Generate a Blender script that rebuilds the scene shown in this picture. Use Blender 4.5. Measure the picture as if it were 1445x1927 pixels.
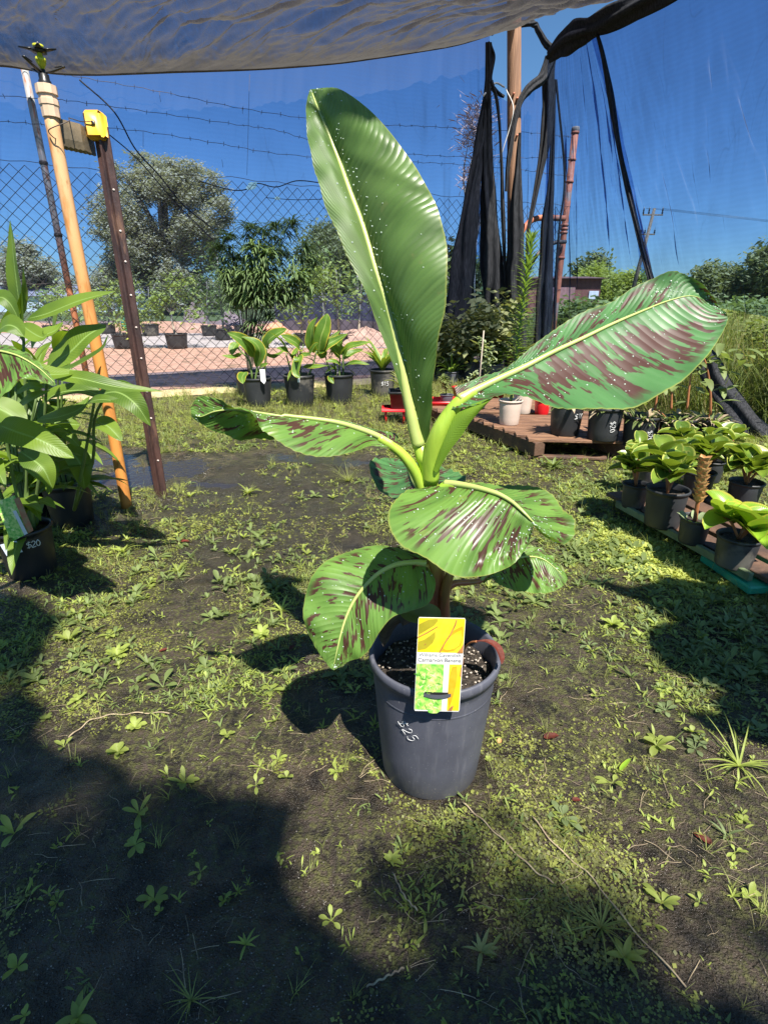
import bpy, math, random
import numpy as np
from mathutils import Vector, noise as mn
R = math.radians
random.seed(7)
rng = np.random.default_rng(7)
for o in list(bpy.data.objects): bpy.data.objects.remove(o)
SC = bpy.context.scene; COL = SC.collection
# ------------------------------------------------------------------ camera
CH = 1.10; TILT = math.atan(0.4); CT, ST = math.cos(TILT), math.sin(TILT); F = 1000.0
cam = bpy.data.cameras.new('camera'); cam_o = bpy.data.objects.new('camera', cam); COL.objects.link(cam_o)
cam_o.location = (0, 0, CH); cam_o.rotation_euler = (math.pi/2 - TILT, 0, 0)
cam.sensor_fit = 'VERTICAL'; cam.sensor_height = 24.0; cam.lens = 24.0*F/1927.0
cam.clip_start = 0.02; cam.clip_end = 1500
SC.camera = cam_o
# ------------------------------------------------------------------ world + sun
SUN = Vector((0.228, -0.478, 0.848)).normalized()
w = bpy.data.worlds.new('World'); SC.world = w; w.use_nodes = True
nt = w.node_tree; bg = nt.nodes['Background']
sky = nt.nodes.new('ShaderNodeTexSky'); sky.sky_type = 'NISHITA'; sky.sun_disc = False
sky.sun_elevation = math.asin(SUN.z); sky.sun_rotation = math.atan2(SUN.x, SUN.y)
sky.air_density = 1.0; sky.dust_density = 0.25; sky.ozone_density = 3.0
tn = nt.nodes.new('ShaderNodeMix'); tn.data_type = 'RGBA'; tn.blend_type = 'MULTIPLY'; tn.inputs[0].default_value = 1.0
tn.inputs[7].default_value = (0.60, 0.86, 1.02, 1)
nt.links.new(sky.outputs[0], tn.inputs[6]); nt.links.new(tn.outputs[2], bg.inputs[0]); bg.inputs[1].default_value = 0.060
sl = bpy.data.lights.new('sun', 'SUN'); sl.energy = 5.0; sl.angle = R(0.55); sl.color = (1.0, 0.95, 0.85)
so = bpy.data.objects.new('sun', sl); COL.objects.link(so); so.location = SUN*30
so.rotation_euler = SUN.to_track_quat('Z', 'Y').to_euler()
vs = SC.view_settings; vs.view_transform = 'Standard'; vs.look = 'None'; vs.gamma = 1; vs.use_curve_mapping = False
vs.exposure = 1.18
SC.cycles.transparent_max_bounces = 24; SC.cycles.max_bounces = 8; SC.cycles.use_denoising = True
SC.cycles.caustics_reflective = False; SC.cycles.caustics_refractive = False

# ------------------------------------------------------------------ geometry helpers
def ray(px, py):
    u = (px-722.5)/F; v = (py-963.5)/F
    return Vector((u, CT - ST*v, -(ST + CT*v)))
def S(px, py, Y):                       # the point seen at that pixel, at world depth Y
    d = ray(px, py); return Vector((0, 0, CH)) + d*(Y/d.y)
def G(px, py, z=0.0):                   # the point seen at that pixel on the plane z
    d = ray(px, py); return Vector((0, 0, CH)) + d*((z-CH)/d.z)
def FP(px, py, off=0.0):                # on the fence line plane Y = 7.93 + 0.42 X
    d = ray(px, py); t = (7.93+off)/(d.y - 0.42*d.x); return Vector((0, 0, CH)) + d*t
def WP(px, py, off=0.0):                # on the plane of the right-hand cloth wall
    d = ray(px, py); n = Vector((0.89, 0.46, 0)); t = (n.dot(Vector((1.85, 7.26, 0)))+off)/n.dot(d)
    return Vector((0, 0, CH)) + d*t
def gh(x, y):                           # height of the muddy ground
    a = 0.010*mn.noise(Vector((x*1.7, y*1.7, 3))) + 0.006*mn.noise(Vector((x*6, y*6, 9))) + 0.0035*mn.noise(Vector((x*19, y*19, 1)))
    for (cx, cy, r) in PUD:
        a -= 0.022*math.exp(-((x-cx)**2/(r*r*2.2) + (y-cy)**2/(r*r*0.7)))
    f = max(0.0, min(1.0, (7.4+0.42*x - y)/0.8))
    return a*f
PUD = [(-1.40, 3.70, .42), (-1.75, 3.35, .3), (-.75, 3.95, .25), (-.25, 3.8, .22), (-2.3, 3.9, .4), (-1.0, 3.25, .2)]

class MB:
    def __init__(s): s.v = []; s.f = []; s.uv = []; s.m = []
    def add(s, vs_, fs, uvs=None, mi=0):
        b = len(s.v); s.v.extend([tuple(q) for q in vs_])
        for k, f in enumerate(fs):
            s.f.append([b+i for i in f]); s.m.append(mi)
            s.uv.extend([uvs[i] for i in f] if uvs else [(0.5, 0.5)]*len(f))
    def grid(s, rows, mi=0, close=False):
        n = len(rows); m = len(rows[0]); vs_ = [p for r in rows for p in r]; fs = []
        uvs = [(j/max(1, m-1), i/max(1, n-1)) for i in range(n) for j in range(m)]
        for i in range(n-1):
            for j in range(m-1 + (1 if close else 0)):
                j2 = (j+1) % m
                fs.append((i*m+j, i*m+j2, (i+1)*m+j2, (i+1)*m+j))
        s.add(vs_, fs, uvs, mi)
    def tube(s, pts, rad, n=8, mi=0, caps=True, flat=1.0):
        pts = [Vector(p) for p in pts]; k = len(pts)
        if not hasattr(rad, '__len__'): rad = [rad]*k
        rows = []; ref = None
        for i in range(k):
            d = (pts[min(i+1, k-1)] - pts[max(i-1, 0)])
            if d.length < 1e-9: d = Vector((0, 0, 1))
            d.normalize()
            if ref is None:
                ref = Vector((1, 0, 0)) if abs(d.x) < 0.8 else Vector((0, 1, 0))
            a = (ref - d*ref.dot(d)).normalized(); ref = a; b = d.cross(a)
            rows.append([pts[i] + (a*math.cos(q*2*math.pi/n) + b*math.sin(q*2*math.pi/n)*flat)*rad[i] for q in range(n)])
        s.grid(rows, mi, close=True)
        if caps and n > 2:
            b = len(s.v) - n*k
            for r0, rev in ((0, True), (k-1, False)):
                idx = [b+r0*n+q for q in range(n)]
                if rev: idx.reverse()
                s.f.append(idx); s.m.append(mi); s.uv.extend([(0.5, 0.5)]*n)
    def lathe(s, prof, c=(0, 0, 0), n=32, mi=0, wob=None):
        rows = []
        for (r, z) in prof:
            rows.append([Vector((c[0]+r*math.cos(q*2*math.pi/n), c[1]+r*math.sin(q*2*math.pi/n), c[2]+z)) for q in range(n)])
        s.grid(rows, mi, close=True)
    def box(s, c, size, rot=0.0, mi=0, tilt=None, bev=0.0):
        hx, hy, hz = size[0]/2, size[1]/2, size[2]/2
        cr, sr = math.cos(rot), math.sin(rot); b = bev or min(hx, hy, hz)*0.12
        vs_ = []; 
        for sx in (-1, 1):
            for sy in (-1, 1):
                for sz in (-1, 1):
                    for ax in range(3):
                        p = [sx*(hx-(b if ax != 0 else 0)), sy*(hy-(b if ax != 1 else 0)), sz*(hz-(b if ax != 2 else 0))]
                        vs_.append(p)
        def I(sx, sy, sz, ax): return ((sx*4+sy*2+sz)*3+ax)
        fs = []
        for q in (0, 1):
            fs += [[I(q,0,0,0), I(q,1,0,0), I(q,1,1,0), I(q,0,1,0)], [I(0,q,0,1), I(1,q,0,1), I(1,q,1,1), I(0,q,1,1)], [I(0,0,q,2), I(1,0,q,2), I(1,1,q,2), I(0,1,q,2)]]
        for a in (0, 1):
            for c2 in (0, 1):
                fs += [[I(0,a,c2,1), I(1,a,c2,1), I(1,a,c2,2), I(0,a,c2,2)], [I(a,0,c2,0), I(a,1,c2,0), I(a,1,c2,2), I(a,0,c2,2)], [I(a,c2,0,0), I(a,c2,1,0), I(a,c2,1,1), I(a,c2,0,1)]]
        for a in (0, 1):
            for b2 in (0, 1):
                for c2 in (0, 1): fs.append([I(a,b2,c2,0), I(a,b2,c2,1), I(a,b2,c2,2)])
        out = []
        for p in vs_:
            q = Vector(p)
            if tilt: q.rotate(tilt)
            out.append(Vector((c[0]+q.x*cr-q.y*sr, c[1]+q.x*sr+q.y*cr, c[2]+q.z)))
        s.add(out, fs, None, mi)
    def prism(s, poly, off, mi=0):      # poly: list of 3D points, off: thickness vector
        n = len(poly); off = Vector(off); vs_ = [Vector(p) for p in poly] + [Vector(p)+off for p in poly]
        fs = [list(range(n))[::-1], list(range(n, 2*n))] + [[i, (i+1) % n, n+(i+1) % n, n+i] for i in range(n)]
        s.add(vs_, fs, None, mi)
    def build(s, name, mats, parent=None, smooth=True):
        me = bpy.data.meshes.new(name); me.from_pydata(s.v, [], s.f)
        uvl = me.uv_layers.new(name='UVMap'); uvl.data.foreach_set('uv', [c for q in s.uv for c in q])
        if not isinstance(mats, (list, tuple)): mats = [mats]
        for m in mats: me.materials.append(m)
        if len(mats) > 1: me.polygons.foreach_set('material_index', s.m)
        import bmesh
        if len(s.f) < 60000:
            bm = bmesh.new(); bm.from_mesh(me)
            closed = [f for f in bm.faces]
            if smooth == 'solid' : bmesh.ops.recalc_face_normals(bm, faces=closed)
            bm.to_mesh(me); bm.free()
        me.polygons.foreach_set('use_smooth', [smooth is True or smooth == 'smooth']*len(me.polygons))
        me.update()
        o = bpy.data.objects.new(name, me); COL.objects.link(o)
        if parent is not None: o.parent = parent; o.matrix_parent_inverse = parent.matrix_basis.inverted()
        return o
def tag(o, label=None, cat=None, group=None, kind=None):
    if label: o['label'] = label
    if cat: o['category'] = cat
    if group: o['group'] = group
    if kind: o['kind'] = kind
    return o
def empty(name, loc, label, cat, group=None):
    o = bpy.data.objects.new(name, None); COL.objects.link(o); o.location = loc; o.empty_display_size = 0.1
    return tag(o, label, cat, group)
def copy_tree(src, loc, rz=0, scale=1.0, label=None):
    c = src.copy(); COL.objects.link(c); c.location = loc; c.rotation_euler = (0, 0, rz); c.scale = (scale,)*3
    if label: c['label'] = label
    def rec(a, b):
        for ch in list(a.children):
            d = ch.copy(); COL.objects.link(d); d.parent = b; d.matrix_parent_inverse = ch.matrix_parent_inverse.copy(); rec(ch, d)
    rec(src, c); return c
def crom(pts, n):                       # Catmull-Rom resample
    pts = [Vector(p) for p in pts]; k = len(pts)-1; out = []
    for i in range(n):
        t = i*k/(n-1); j = min(int(t), k-1); f = t-j
        p1, p2 = pts[j], pts[j+1]; p0 = pts[j-1] if j > 0 else p1*2-p2; p3 = pts[j+2] if j+2 <= k else p2*2-p1
        out.append(0.5*((2*p1) + (p2-p0)*f + (2*p0-5*p1+4*p2-p3)*f*f + (3*p1-p0-3*p2+p3)*f**3))
    return out

# ------------------------------------------------------------------ materials
class NT:
    def __init__(s, name):
        s.m = bpy.data.materials.new(name); s.m.use_nodes = True; s.t = s.m.node_tree; s.n = s.t.nodes; s.n.clear()
        s.out = s.n.new('ShaderNodeOutputMaterial')
    def link(s, a, b): s.t.links.new(a, b)
    def node(s, ty, **kw):
        x = s.n.new(ty)
        for k, v in kw.items(): setattr(x, k, v)
        return x
    def put(s, x, idx, val):
        if hasattr(val, 'links') or hasattr(val, 'is_output'): s.link(val, x.inputs[idx])
        else: x.inputs[idx].default_value = val
    def math(s, op, a, b=0.0, c=0.0, clamp=False):
        x = s.node('ShaderNodeMath', operation=op); x.use_clamp = clamp
        s.put(x, 0, a); s.put(x, 1, b); s.put(x, 2, c); return x.outputs[0]
    def mix(s, f, a, b):
        x = s.node('ShaderNodeMix', data_type='RGBA'); s.put(x, 0, f)
        s.put(x, 6, a if not isinstance(a, tuple) else (*a, 1)); s.put(x, 7, b if not isinstance(b, tuple) else (*b, 1)); return x.outputs[2]
    def noise(s, scale, detail=4, vec=None, rough=0.5, dist=0.0):
        x = s.node('ShaderNodeTexNoise'); x.inputs['Scale'].default_value = scale; x.inputs['Detail'].default_value = detail
        x.inputs['Roughness'].default_value = rough; x.inputs['Distortion'].default_value = dist
        if vec is not None: s.link(vec, x.inputs['Vector'])
        return x.outputs[0]
    def ramp(s, f, a, b):               # smooth step a..b
        x = s.node('ShaderNodeMapRange', interpolation_type='SMOOTHSTEP'); s.put(x, 0, f); s.put(x, 1, a); s.put(x, 2, b); return x.outputs[0]
    def coord(s, which='Object'): return s.node('ShaderNodeTexCoord').outputs[which]
    def sep(s, v):
        x = s.node('ShaderNodeSeparateXYZ'); s.link(v, x.inputs[0]); return x.outputs
    def comb(s, x_, y_, z_=0.0):
        x = s.node('ShaderNodeCombineXYZ'); s.put(x, 0, x_); s.put(x, 1, y_); s.put(x, 2, z_); return x.outputs[0]
    def scale(s, v, sc):
        x = s.node('ShaderNodeVectorMath', operation='MULTIPLY'); s.link(v, x.inputs[0]); x.inputs[1].default_value = sc; return x.outputs[0]
    def bump(s, h, strength=0.3, dist=0.01, normal=None):
        x = s.node('ShaderNodeBump'); x.inputs['Strength'].default_value = strength; x.inputs['Distance'].default_value = dist
        s.link(h, x.inputs['Height'])
        if normal is not None: s.link(normal, x.inputs['Normal'])
        return x.outputs[0]
    def bsdf(s, color, rough=0.6, spec=0.5, metal=0.0, normal=None):
        p = s.node('ShaderNodeBsdfPrincipled')
        s.put(p, 'Base Color', color if not isinstance(color, tuple) else (*color, 1)); s.put(p, 'Roughness', rough)
        s.put(p, 'Specular IOR Level', spec); p.inputs['Metallic'].default_value = metal
        if normal is not None: s.link(normal, p.inputs['Normal'])
        return p.outputs[0]
    def done(s, sh): s.link(sh, s.out.inputs[0]); return s.m

def basic(name, c1, c2=None, rough=0.6, scale=8, bump=0.0, bscale=60, metal=0.0, spec=0.5, detail=5, stretch=None, c3=None):
    t = NT(name); co = t.coord('Object')
    if stretch: co = t.scale(co, stretch)
    c2 = c2 or tuple(q*0.75 for q in c1)
    col = t.mix(t.ramp(t.noise(scale, detail, co), 0.35, 0.65), c1, c2)
    if c3: col = t.mix(t.ramp(t.noise(scale*0.4, 6, co, 0.65), 0.54, 0.62), col, c3)
    nr = t.bump(t.noise(bscale, 4, co), bump, 0.01) if bump else None
    rg = t.math('ADD', t.math('MULTIPLY', t.noise(scale*2, 3, co), 0.25), max(0.02, rough-0.12))
    return t.done(t.bsdf(col, rg, spec, metal, nr))

def leafmat(name, c1, c2, trans=(0.35, 0.55, 0.05), rough=0.38, tf=0.3, scale=9, edge=None, vein=None, backdark=0.0):
    t = NT(name); uv = t.coord('UV'); x, y, _ = t.sep(uv); ob = t.coord('Object')
    a = t.math('ABSOLUTE', t.math('MULTIPLY_ADD', x, 2.0, -1.0))
    col = t.mix(t.ramp(t.noise(scale, 3, ob), 0.35, 0.65), c1, c2)
    wv = t.math('SINE', t.math('MULTIPLY', t.math('SUBTRACT', y, t.math('MULTIPLY', a, 0.12)), 170.0))
    col = t.mix(t.math('MULTIPLY_ADD', wv, 0.08, 0.08), col, tuple(q*1.35 for q in c1))
    if edge: col = t.mix(t.ramp(t.math('ADD', a, t.math('MULTIPLY', t.noise(14, 3, ob), 0.35)), 0.98, 1.14), col, edge)
    if vein: col = t.mix(t.ramp(a, 0.09, 0.03), col, vein)
    nr = t.bump(wv, 0.12, 0.003)
    p = t.bsdf(col, rough+.05, 0.36, 0, nr)
    tr = t.node('ShaderNodeBsdfTranslucent'); t.put(tr, 0, (*trans, 1))
    m = t.node('ShaderNodeMixShader'); m.inputs[0].default_value = tf; t.link(p, m.inputs[1]); t.link(tr.outputs[0], m.inputs[2])
    return t.done(m.outputs[0])

def banana_mat(name, blotch=0.5, g1=(0.10, 0.25, 0.035), g2=(0.06, 0.17, 0.03), lean=0.55, L=1.0, tf=.24, ro=.52, sp=.36):
    t = NT(name); uv = t.coord('UV'); x, y, _ = t.sep(uv)
    a = t.math('ABSOLUTE', t.math('MULTIPLY_ADD', x, 2.0, -1.0))
    side = t.math('MULTIPLY', t.math('SIGN', t.math('SUBTRACT', x, 0.5)), 7.0)
    wq = t.math('MULTIPLY_ADD', t.math('MULTIPLY', a, -0.16*lean), 1.0, t.math('MULTIPLY', y, L))
    v1 = t.comb(t.math('MULTIPLY', wq, 44.0), t.math('MULTIPLY_ADD', a, 1.7, side), 3.0)
    v2 = t.comb(t.math('MULTIPLY', wq, 110.0), t.math('MULTIPLY_ADD', a, 3.0, side), 1.0)
    v3 = t.comb(t.math('MULTIPLY', wq, 7.0), t.math('MULTIPLY_ADD', a, 1.3, side), 8.0)
    n1 = t.noise(1.0, 3, v1, 0.55); n2 = t.noise(1.0, 2, v2); n3 = t.noise(1.0, 2, v3)
    s1 = t.math('ADD', t.math('MULTIPLY', n1, 0.50), t.math('MULTIPLY', n2, 0.30))
    s1 = t.math('ADD', s1, t.math('MULTIPLY', n3, 0.32))
    ef = t.ramp(a, 1.0, 0.8)
    mask = t.math('MULTIPLY', t.ramp(s1, 0.640-0.11*blotch, 0.662-0.11*blotch), ef) if blotch > 0 else None
    col = t.mix(t.ramp(t.noise(1.0, 3, v1), 0.3, 0.7), g1, g2)
    wv = t.math('SINE', t.math('MULTIPLY', wq, 230.0)); wv2 = t.math('SINE', t.math('MULTIPLY_ADD', wq, 67.0, t.math('MULTIPLY', n3, 5.0)))
    wf = t.math('SINE', t.math('MULTIPLY', wq, 520.0)); col = t.mix(t.math('MULTIPLY_ADD', wf, 0.09, 0.09), col, tuple(q*0.55 for q in g1)); col = t.mix(t.ramp(t.noise(22, 5, t.coord('Object'), .6), .63, .70), col, (g1[0]*1.25, g1[1]*.85, g1[2]*1.1))
    col = t.mix(t.math('MULTIPLY_ADD', wv2, 0.16, 0.18), col, tuple(q*1.6 for q in g1))
    col = t.mix(t.math('MULTIPLY', t.ramp(t.noise(4, 5, t.coord('Object')), .5, .75), .35), col, (g1[0]*1.5, g1[1]*1.1, g1[2]*1.7))
    if mask is not None: col = t.mix(t.math('MULTIPLY', mask, 0.93), col, (0.060, 0.016, 0.016))
    col = t.mix(t.ramp(a, 0.975, 1.0), col, (0.20, 0.23, 0.05))
    h = t.math('ADD', t.math('MULTIPLY', wv2, 0.7), t.math('MULTIPLY', t.math('ABSOLUTE', wv), 0.55))
    nr = t.bump(h, 0.3, 0.004)
    ob = t.coord('Object')
    wet = t.ramp(t.noise(7, 4, ob), 0.4, 0.65)
    p = t.bsdf(col, t.math('MULTIPLY_ADD', wet, -0.14, ro), sp, 0, nr)
    tr = t.node('ShaderNodeBsdfTranslucent')
    tc = (0.30, 0.52, 0.04)
    t.put(tr, 0, t.mix(mask, tc, (0.14, 0.05, 0.02)) if mask is not None else (*tc, 1))
    m = t.node('ShaderNodeMixShader'); m.inputs[0].default_value = tf; t.link(p, m.inputs[1]); t.link(tr.outputs[0], m.inputs[2])
    return t.done(m.outputs[0])

def cloth_mat(name, base=0.5, tint=(0.55, 0.68, 0.92), dark=(0.035, 0.035, 0.04), trl=0.0, gain=1.0, crum=False):
    t = NT(name); ob = t.coord('Object')
    lw = t.node('ShaderNodeLayerWeight'); lw.inputs[0].default_value = 0.5
    g = t.math('POWER', lw.outputs['Facing'], 2.4)
    st = t.noise(1.3, 4, ob, 0.6)
    mp = t.node('ShaderNodeMapping'); mp.inputs['Rotation'].default_value = (0, R(32), R(10)); mp.inputs['Scale'].default_value = (2.4, 2.4, 0.55); t.link(ob, mp.inputs[0])
    r1 = t.noise(1.3, 1, mp.outputs[0], 0.4, .5); mp2 = t.node('ShaderNodeMapping'); mp2.inputs['Rotation'].default_value = (0, R(-18), 0); mp2.inputs['Scale'].default_value = (3.2, 3.2, 0.4); t.link(ob, mp2.inputs[0])
    r2 = t.noise(1.2, 0.5, mp2.outputs[0], 0.4, .6)
    crease = t.math('ADD', t.ramp(t.math('ABSOLUTE', t.math('SUBTRACT', r1, 0.5)), 0.007, 0.0), t.math('MULTIPLY', t.ramp(t.math('ABSOLUTE', t.math('SUBTRACT', r2, 0.47)), 0.010, 0.0), .8))
    crease = t.math('MULTIPLY', t.math('MULTIPLY', crease, t.ramp(st, .46, .66)), .35)
    wv_ = t.node('ShaderNodeTexWave'); wv_.inputs['Scale'].default_value = 7.0; wv_.inputs['Distortion'].default_value = 2.5; wv_.inputs['Detail'].default_value = 2; wv_.bands_direction = 'Z'; t.link(ob, wv_.inputs[0]); wv_.inputs['Detail'].default_value = 1
    crease = t.math('ADD', crease, t.math('MULTIPLY', wv_.outputs[1], .10))
    k = t.math('ADD', base, t.math('MULTIPLY', g, 0.62*gain))
    k = t.math('ADD', k, t.math('MULTIPLY', t.math('SUBTRACT', st, 0.5), 0.30), clamp=True)
    k = t.math('ADD', k, t.math('MULTIPLY', crease, 0.30), clamp=True)
    nr = None
    if crum:
        c1 = t.noise(4, 8, t.scale(ob, (1.5, .45, 1)), 0.7, 1.6); c2 = t.noise(16, 5, t.scale(ob, (1.8, .3, 1)), 0.6, .8)
        cr = t.math('ADD', t.math('ABSOLUTE', t.math('SUBTRACT', c1, 0.5)), t.math('MULTIPLY', t.math('ABSOLUTE', t.math('SUBTRACT', c2, 0.5)), 0.6))
        k = t.math('ADD', k, t.math('MULTIPLY', t.ramp(t.math('ADD', t.sep(t.coord('UV'))[1], t.math('MULTIPLY', c1, .3)), .60, .20), 0.34)); nr = t.bump(cr, 1.0, 0.10); k = t.math('ADD', k, t.math('MULTIPLY', t.math('SUBTRACT', cr, 0.1), -0.9), clamp=True)
    p = t.bsdf(dark, 0.6, 0.35, 0, nr)
    if trl:
        tr = t.node('ShaderNodeBsdfTranslucent'); t.put(tr, 0, (0.5, 0.46, 0.42, 1))
        mm = t.node('ShaderNodeMixShader'); mm.inputs[0].default_value = trl; t.link(p, mm.inputs[1]); t.link(tr.outputs[0], mm.inputs[2]); p = mm.outputs[0]
    tp = t.node('ShaderNodeBsdfTransparent'); t.put(tp, 0, (*tint, 1))
    m = t.node('ShaderNodeMixShader'); t.link(k, m.inputs[0]); t.link(tp.outputs[0], m.inputs[1]); t.link(p, m.inputs[2])
    return t.done(m.outputs[0])

M = {}
M['cloth_roof'] = cloth_mat('shade_cloth_roof', 0.50, (0.50, 0.52, 0.68), (0.045, 0.042, 0.042), 0.10, 1.1, True)
M['cloth_wall'] = cloth_mat('shade_cloth_wall', 0.20, (0.56, 0.71, 1.0), (0.04, 0.042, 0.055), 0, 1.4)
M['cloth_thick'] = basic('shade_cloth_gathered', (0.012, 0.013, 0.016), (0.035, 0.036, 0.042), 0.8, 20, 0.6, 40, stretch=(4, 4, 0.4), spec=0.25)
M['blocker_dense'] = cloth_mat('dense_shadow_blocker', 0.93, (0.5, 0.6, 0.8))  # only for the added unseen sheets that block the sun
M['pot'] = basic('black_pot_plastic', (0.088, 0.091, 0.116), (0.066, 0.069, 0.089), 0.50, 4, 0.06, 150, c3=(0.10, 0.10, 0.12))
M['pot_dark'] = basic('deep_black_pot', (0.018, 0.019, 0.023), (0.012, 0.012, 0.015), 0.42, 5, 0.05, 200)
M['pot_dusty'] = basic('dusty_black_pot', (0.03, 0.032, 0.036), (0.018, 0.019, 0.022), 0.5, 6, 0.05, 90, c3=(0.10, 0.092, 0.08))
M['beige'] = basic('beige_pot', (0.62, 0.50, 0.42), (0.55, 0.44, 0.37), 0.5, 6)
M['red'] = basic('red_plastic', (0.65, 0.015, 0.02), (0.5, 0.01, 0.015), 0.35, 6)
M['soil'] = basic('potting_mix', (0.018, 0.013, 0.010), (0.05, 0.038, 0.028), 0.75, 120, 1.0, 160, spec=0.4, c3=(0.09, 0.075, 0.06))
M['white'] = basic('white_paint', (0.8, 0.8, 0.8), (0.7, 0.7, 0.7), 0.6, 20)
M['wire'] = basic('galvanised_wire', (0.05, 0.05, 0.055), (0.09, 0.07, 0.06), 0.6, 8, metal=0.3)
M['timber_pole'] = basic('weathered_pole_timber', (0.36, 0.20, 0.12), (0.22, 0.12, 0.075), 0.8, 14, 0.5, 40, stretch=(3, 3, 0.12))
M['pallet'] = basic('pallet_timber', (0.25, 0.13, 0.07), (0.12, 0.06, 0.038), 0.7, 8, 0.5, 50, stretch=(0.6, 6, 6), c3=(0.12, 0.06, 0.035))
M['pallet_dark'] = basic('pallet_wet_timber', (0.12, 0.065, 0.04), (0.06, 0.035, 0.025), 0.7, 8, 0.5, 50)
def bend(t0, z0=1.9, c_lo=(0.55, 0.20, 0.05), c_hi=(0.70, 0.44, 0.22), sc=10): # colour that changes up a pipe
    t = NT(t0); ob = t.coord('Object'); z = t.sep(ob)[2]
    n = t.noise(sc, 5, t.scale(ob, (2, 2, 0.5)))
    f = t.ramp(t.math('ADD', z, t.math('MULTIPLY', n, 0.3)), z0-0.4, z0+0.5)
    c = t.mix(f, c_lo, c_hi); c = t.mix(t.ramp(n, 0.5, 0.7), c, tuple(q*0.75 for q in c_lo)); c = t.mix(t.math('MULTIPLY', t.ramp(t.noise(38, 5, t.scale(ob, (1, 1, .25)), .65), .56, .66), .6), c, tuple(q*0.45 for q in c_lo))
    return t.done(t.bsdf(c, 0.5, 0.4, 0, t.bump(n, 0.15, 0.01)))
M['pvc'] = bend('stained_pvc_pipe', 1.35, (0.62, 0.25, 0.06), (0.68, 0.40, 0.20))
M['pvc_fit'] = basic('cream_pvc_fitting', (0.72, 0.52, 0.36), (0.62, 0.44, 0.3), 0.45, 12)
M['gal'] = bend('galvanised_rusty_pipe', 1.75, (0.42, 0.15, 0.07), (0.30, 0.30, 0.30), 14)
M['rust'] = basic('rusty_red_pipe', (0.50, 0.17, 0.09), (0.36, 0.11, 0.06), 0.6, 10, 0.2, 80, c3=(0.28, 0.20, 0.17))
M['picket'] = basic('dark_bitumen_steel', (0.035, 0.02, 0.02), (0.075, 0.036, 0.03), 0.5, 14, 0.4, 60, stretch=(1, 1, 0.3), c3=(.14, .075, .05))
M['yellow'] = basic('yellow_plastic_cap', (0.85, 0.46, 0.03), (0.72, 0.36, 0.02), 0.4, 14)
M['yelgreen'] = basic('sprinkler_yellow', (0.55, 0.55, 0.03), (0.4, 0.42, 0.02), 0.4, 20)
M['black'] = basic('black_plastic', (0.012, 0.012, 0.012), (0.02, 0.02, 0.02), 0.35, 10)
M['tan'] = basic('weathered_tan_channel', (0.22, 0.165, 0.10), (0.12, 0.095, 0.06), 0.55, 7, 0.2, 40)
M['stem'] = basic('banana_stem', (0.33, 0.46, 0.05), (0.26, 0.40, 0.04), 0.35, 10, 0.1, 30, stretch=(4, 4, 0.5))
M['midrib'] = basic('pale_midrib', (0.42, 0.46, 0.15), (0.33, 0.40, 0.11), 0.35, 10)
M['deadleaf'] = basic('dead_leaf', (0.11, 0.022, 0.014), (0.06, 0.018, 0.012), 0.62, 30, 0.5, 60, spec=.2)
M['greywood'] = basic('dark_dead_leaf', (0.05, 0.045, 0.035), (0.09, 0.07, 0.05), 0.6, 30, 0.5, 60)
def ground_mat():
    t = NT('muddy_ground'); ob = t.coord('Object')
    n1 = t.noise(2.3, 6, ob, 0.6); n2 = t.noise(11, 6, ob, 0.65); n3 = t.noise(70, 4, ob, 0.6); n4 = t.noise(240, 3, ob)
    mud = t.mix(t.ramp(n2, 0.35, 0.65), (0.015, 0.012, 0.010), (0.085, 0.063, 0.046))
    gr = t.mix(t.ramp(n3, 0.4, 0.65), (0.025, 0.026, 0.011), (0.10, 0.10, 0.032))
    f = t.math('MULTIPLY', t.ramp(t.math('ADD', n1, t.math('MULTIPLY', n2, 0.5)), 0.60, 0.85), t.ramp(n3, 0.38, 0.6))
    col = t.mix(f, mud, gr)
    rg = t.math('ADD', t.math('MULTIPLY', t.ramp(n1, 0.4, 0.6), 0.30), t.math('MULTIPLY', n3, 0.50), clamp=True)
    gx, gy, gz = t.sep(ob); ax_ = t.math('ADD', gx, .55); ay_ = t.math('ADD', gy, -2.95)
    dd = t.math('ADD', t.math('MULTIPLY', t.math('MULTIPLY', ax_, ax_), .8), t.math('MULTIPLY', t.math('MULTIPLY', ay_, ay_), .7)); wetm = t.ramp(t.math('ADD', dd, t.math('MULTIPLY', n1, 1.2)), 1.75, .9)
    col = t.mix(t.math('MULTIPLY', wetm, .6), col, (0.028, 0.024, 0.022)); rg = t.math('SUBTRACT', rg, t.math('MULTIPLY', wetm, .2), clamp=True); rg = t.math('MAXIMUM', rg, .16)
    h = t.math('ADD', t.math('ADD', t.math('MULTIPLY', n2, 1.0), t.math('MULTIPLY', n3, 0.5)), t.math('MULTIPLY', n4, 0.5))
    return t.done(t.bsdf(col, rg, 0.35, 0, t.bump(h, 1.0, 0.024)))
M['ground'] = ground_mat()
M['redsoil'] = basic('red_gravel_soil', (0.28, 0.155, 0.115), (0.38, 0.235, 0.18), 0.9, 7, 1.0, 12, c3=(0.17, 0.11, 0.075))
M['road'] = basic('grey_gravel_road', (0.32, 0.29, 0.30), (0.26, 0.235, 0.24), 0.9, 2, 0.5, 20)
M['sand'] = basic('pale_sand', (0.50, 0.40, 0.22), (0.36, 0.29, 0.17), 0.9, 12, 0.8, 60)
M['rock'] = basic('pinkish_rubble', (0.36, 0.235, 0.20), (0.25, 0.165, 0.145), 0.9, 4, 0.8, 9)
M['field'] = basic('rough_green_field', (0.09, 0.12, 0.03), (0.13, 0.14, 0.045), 0.95, 0.7, 0.8, 5)
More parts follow.
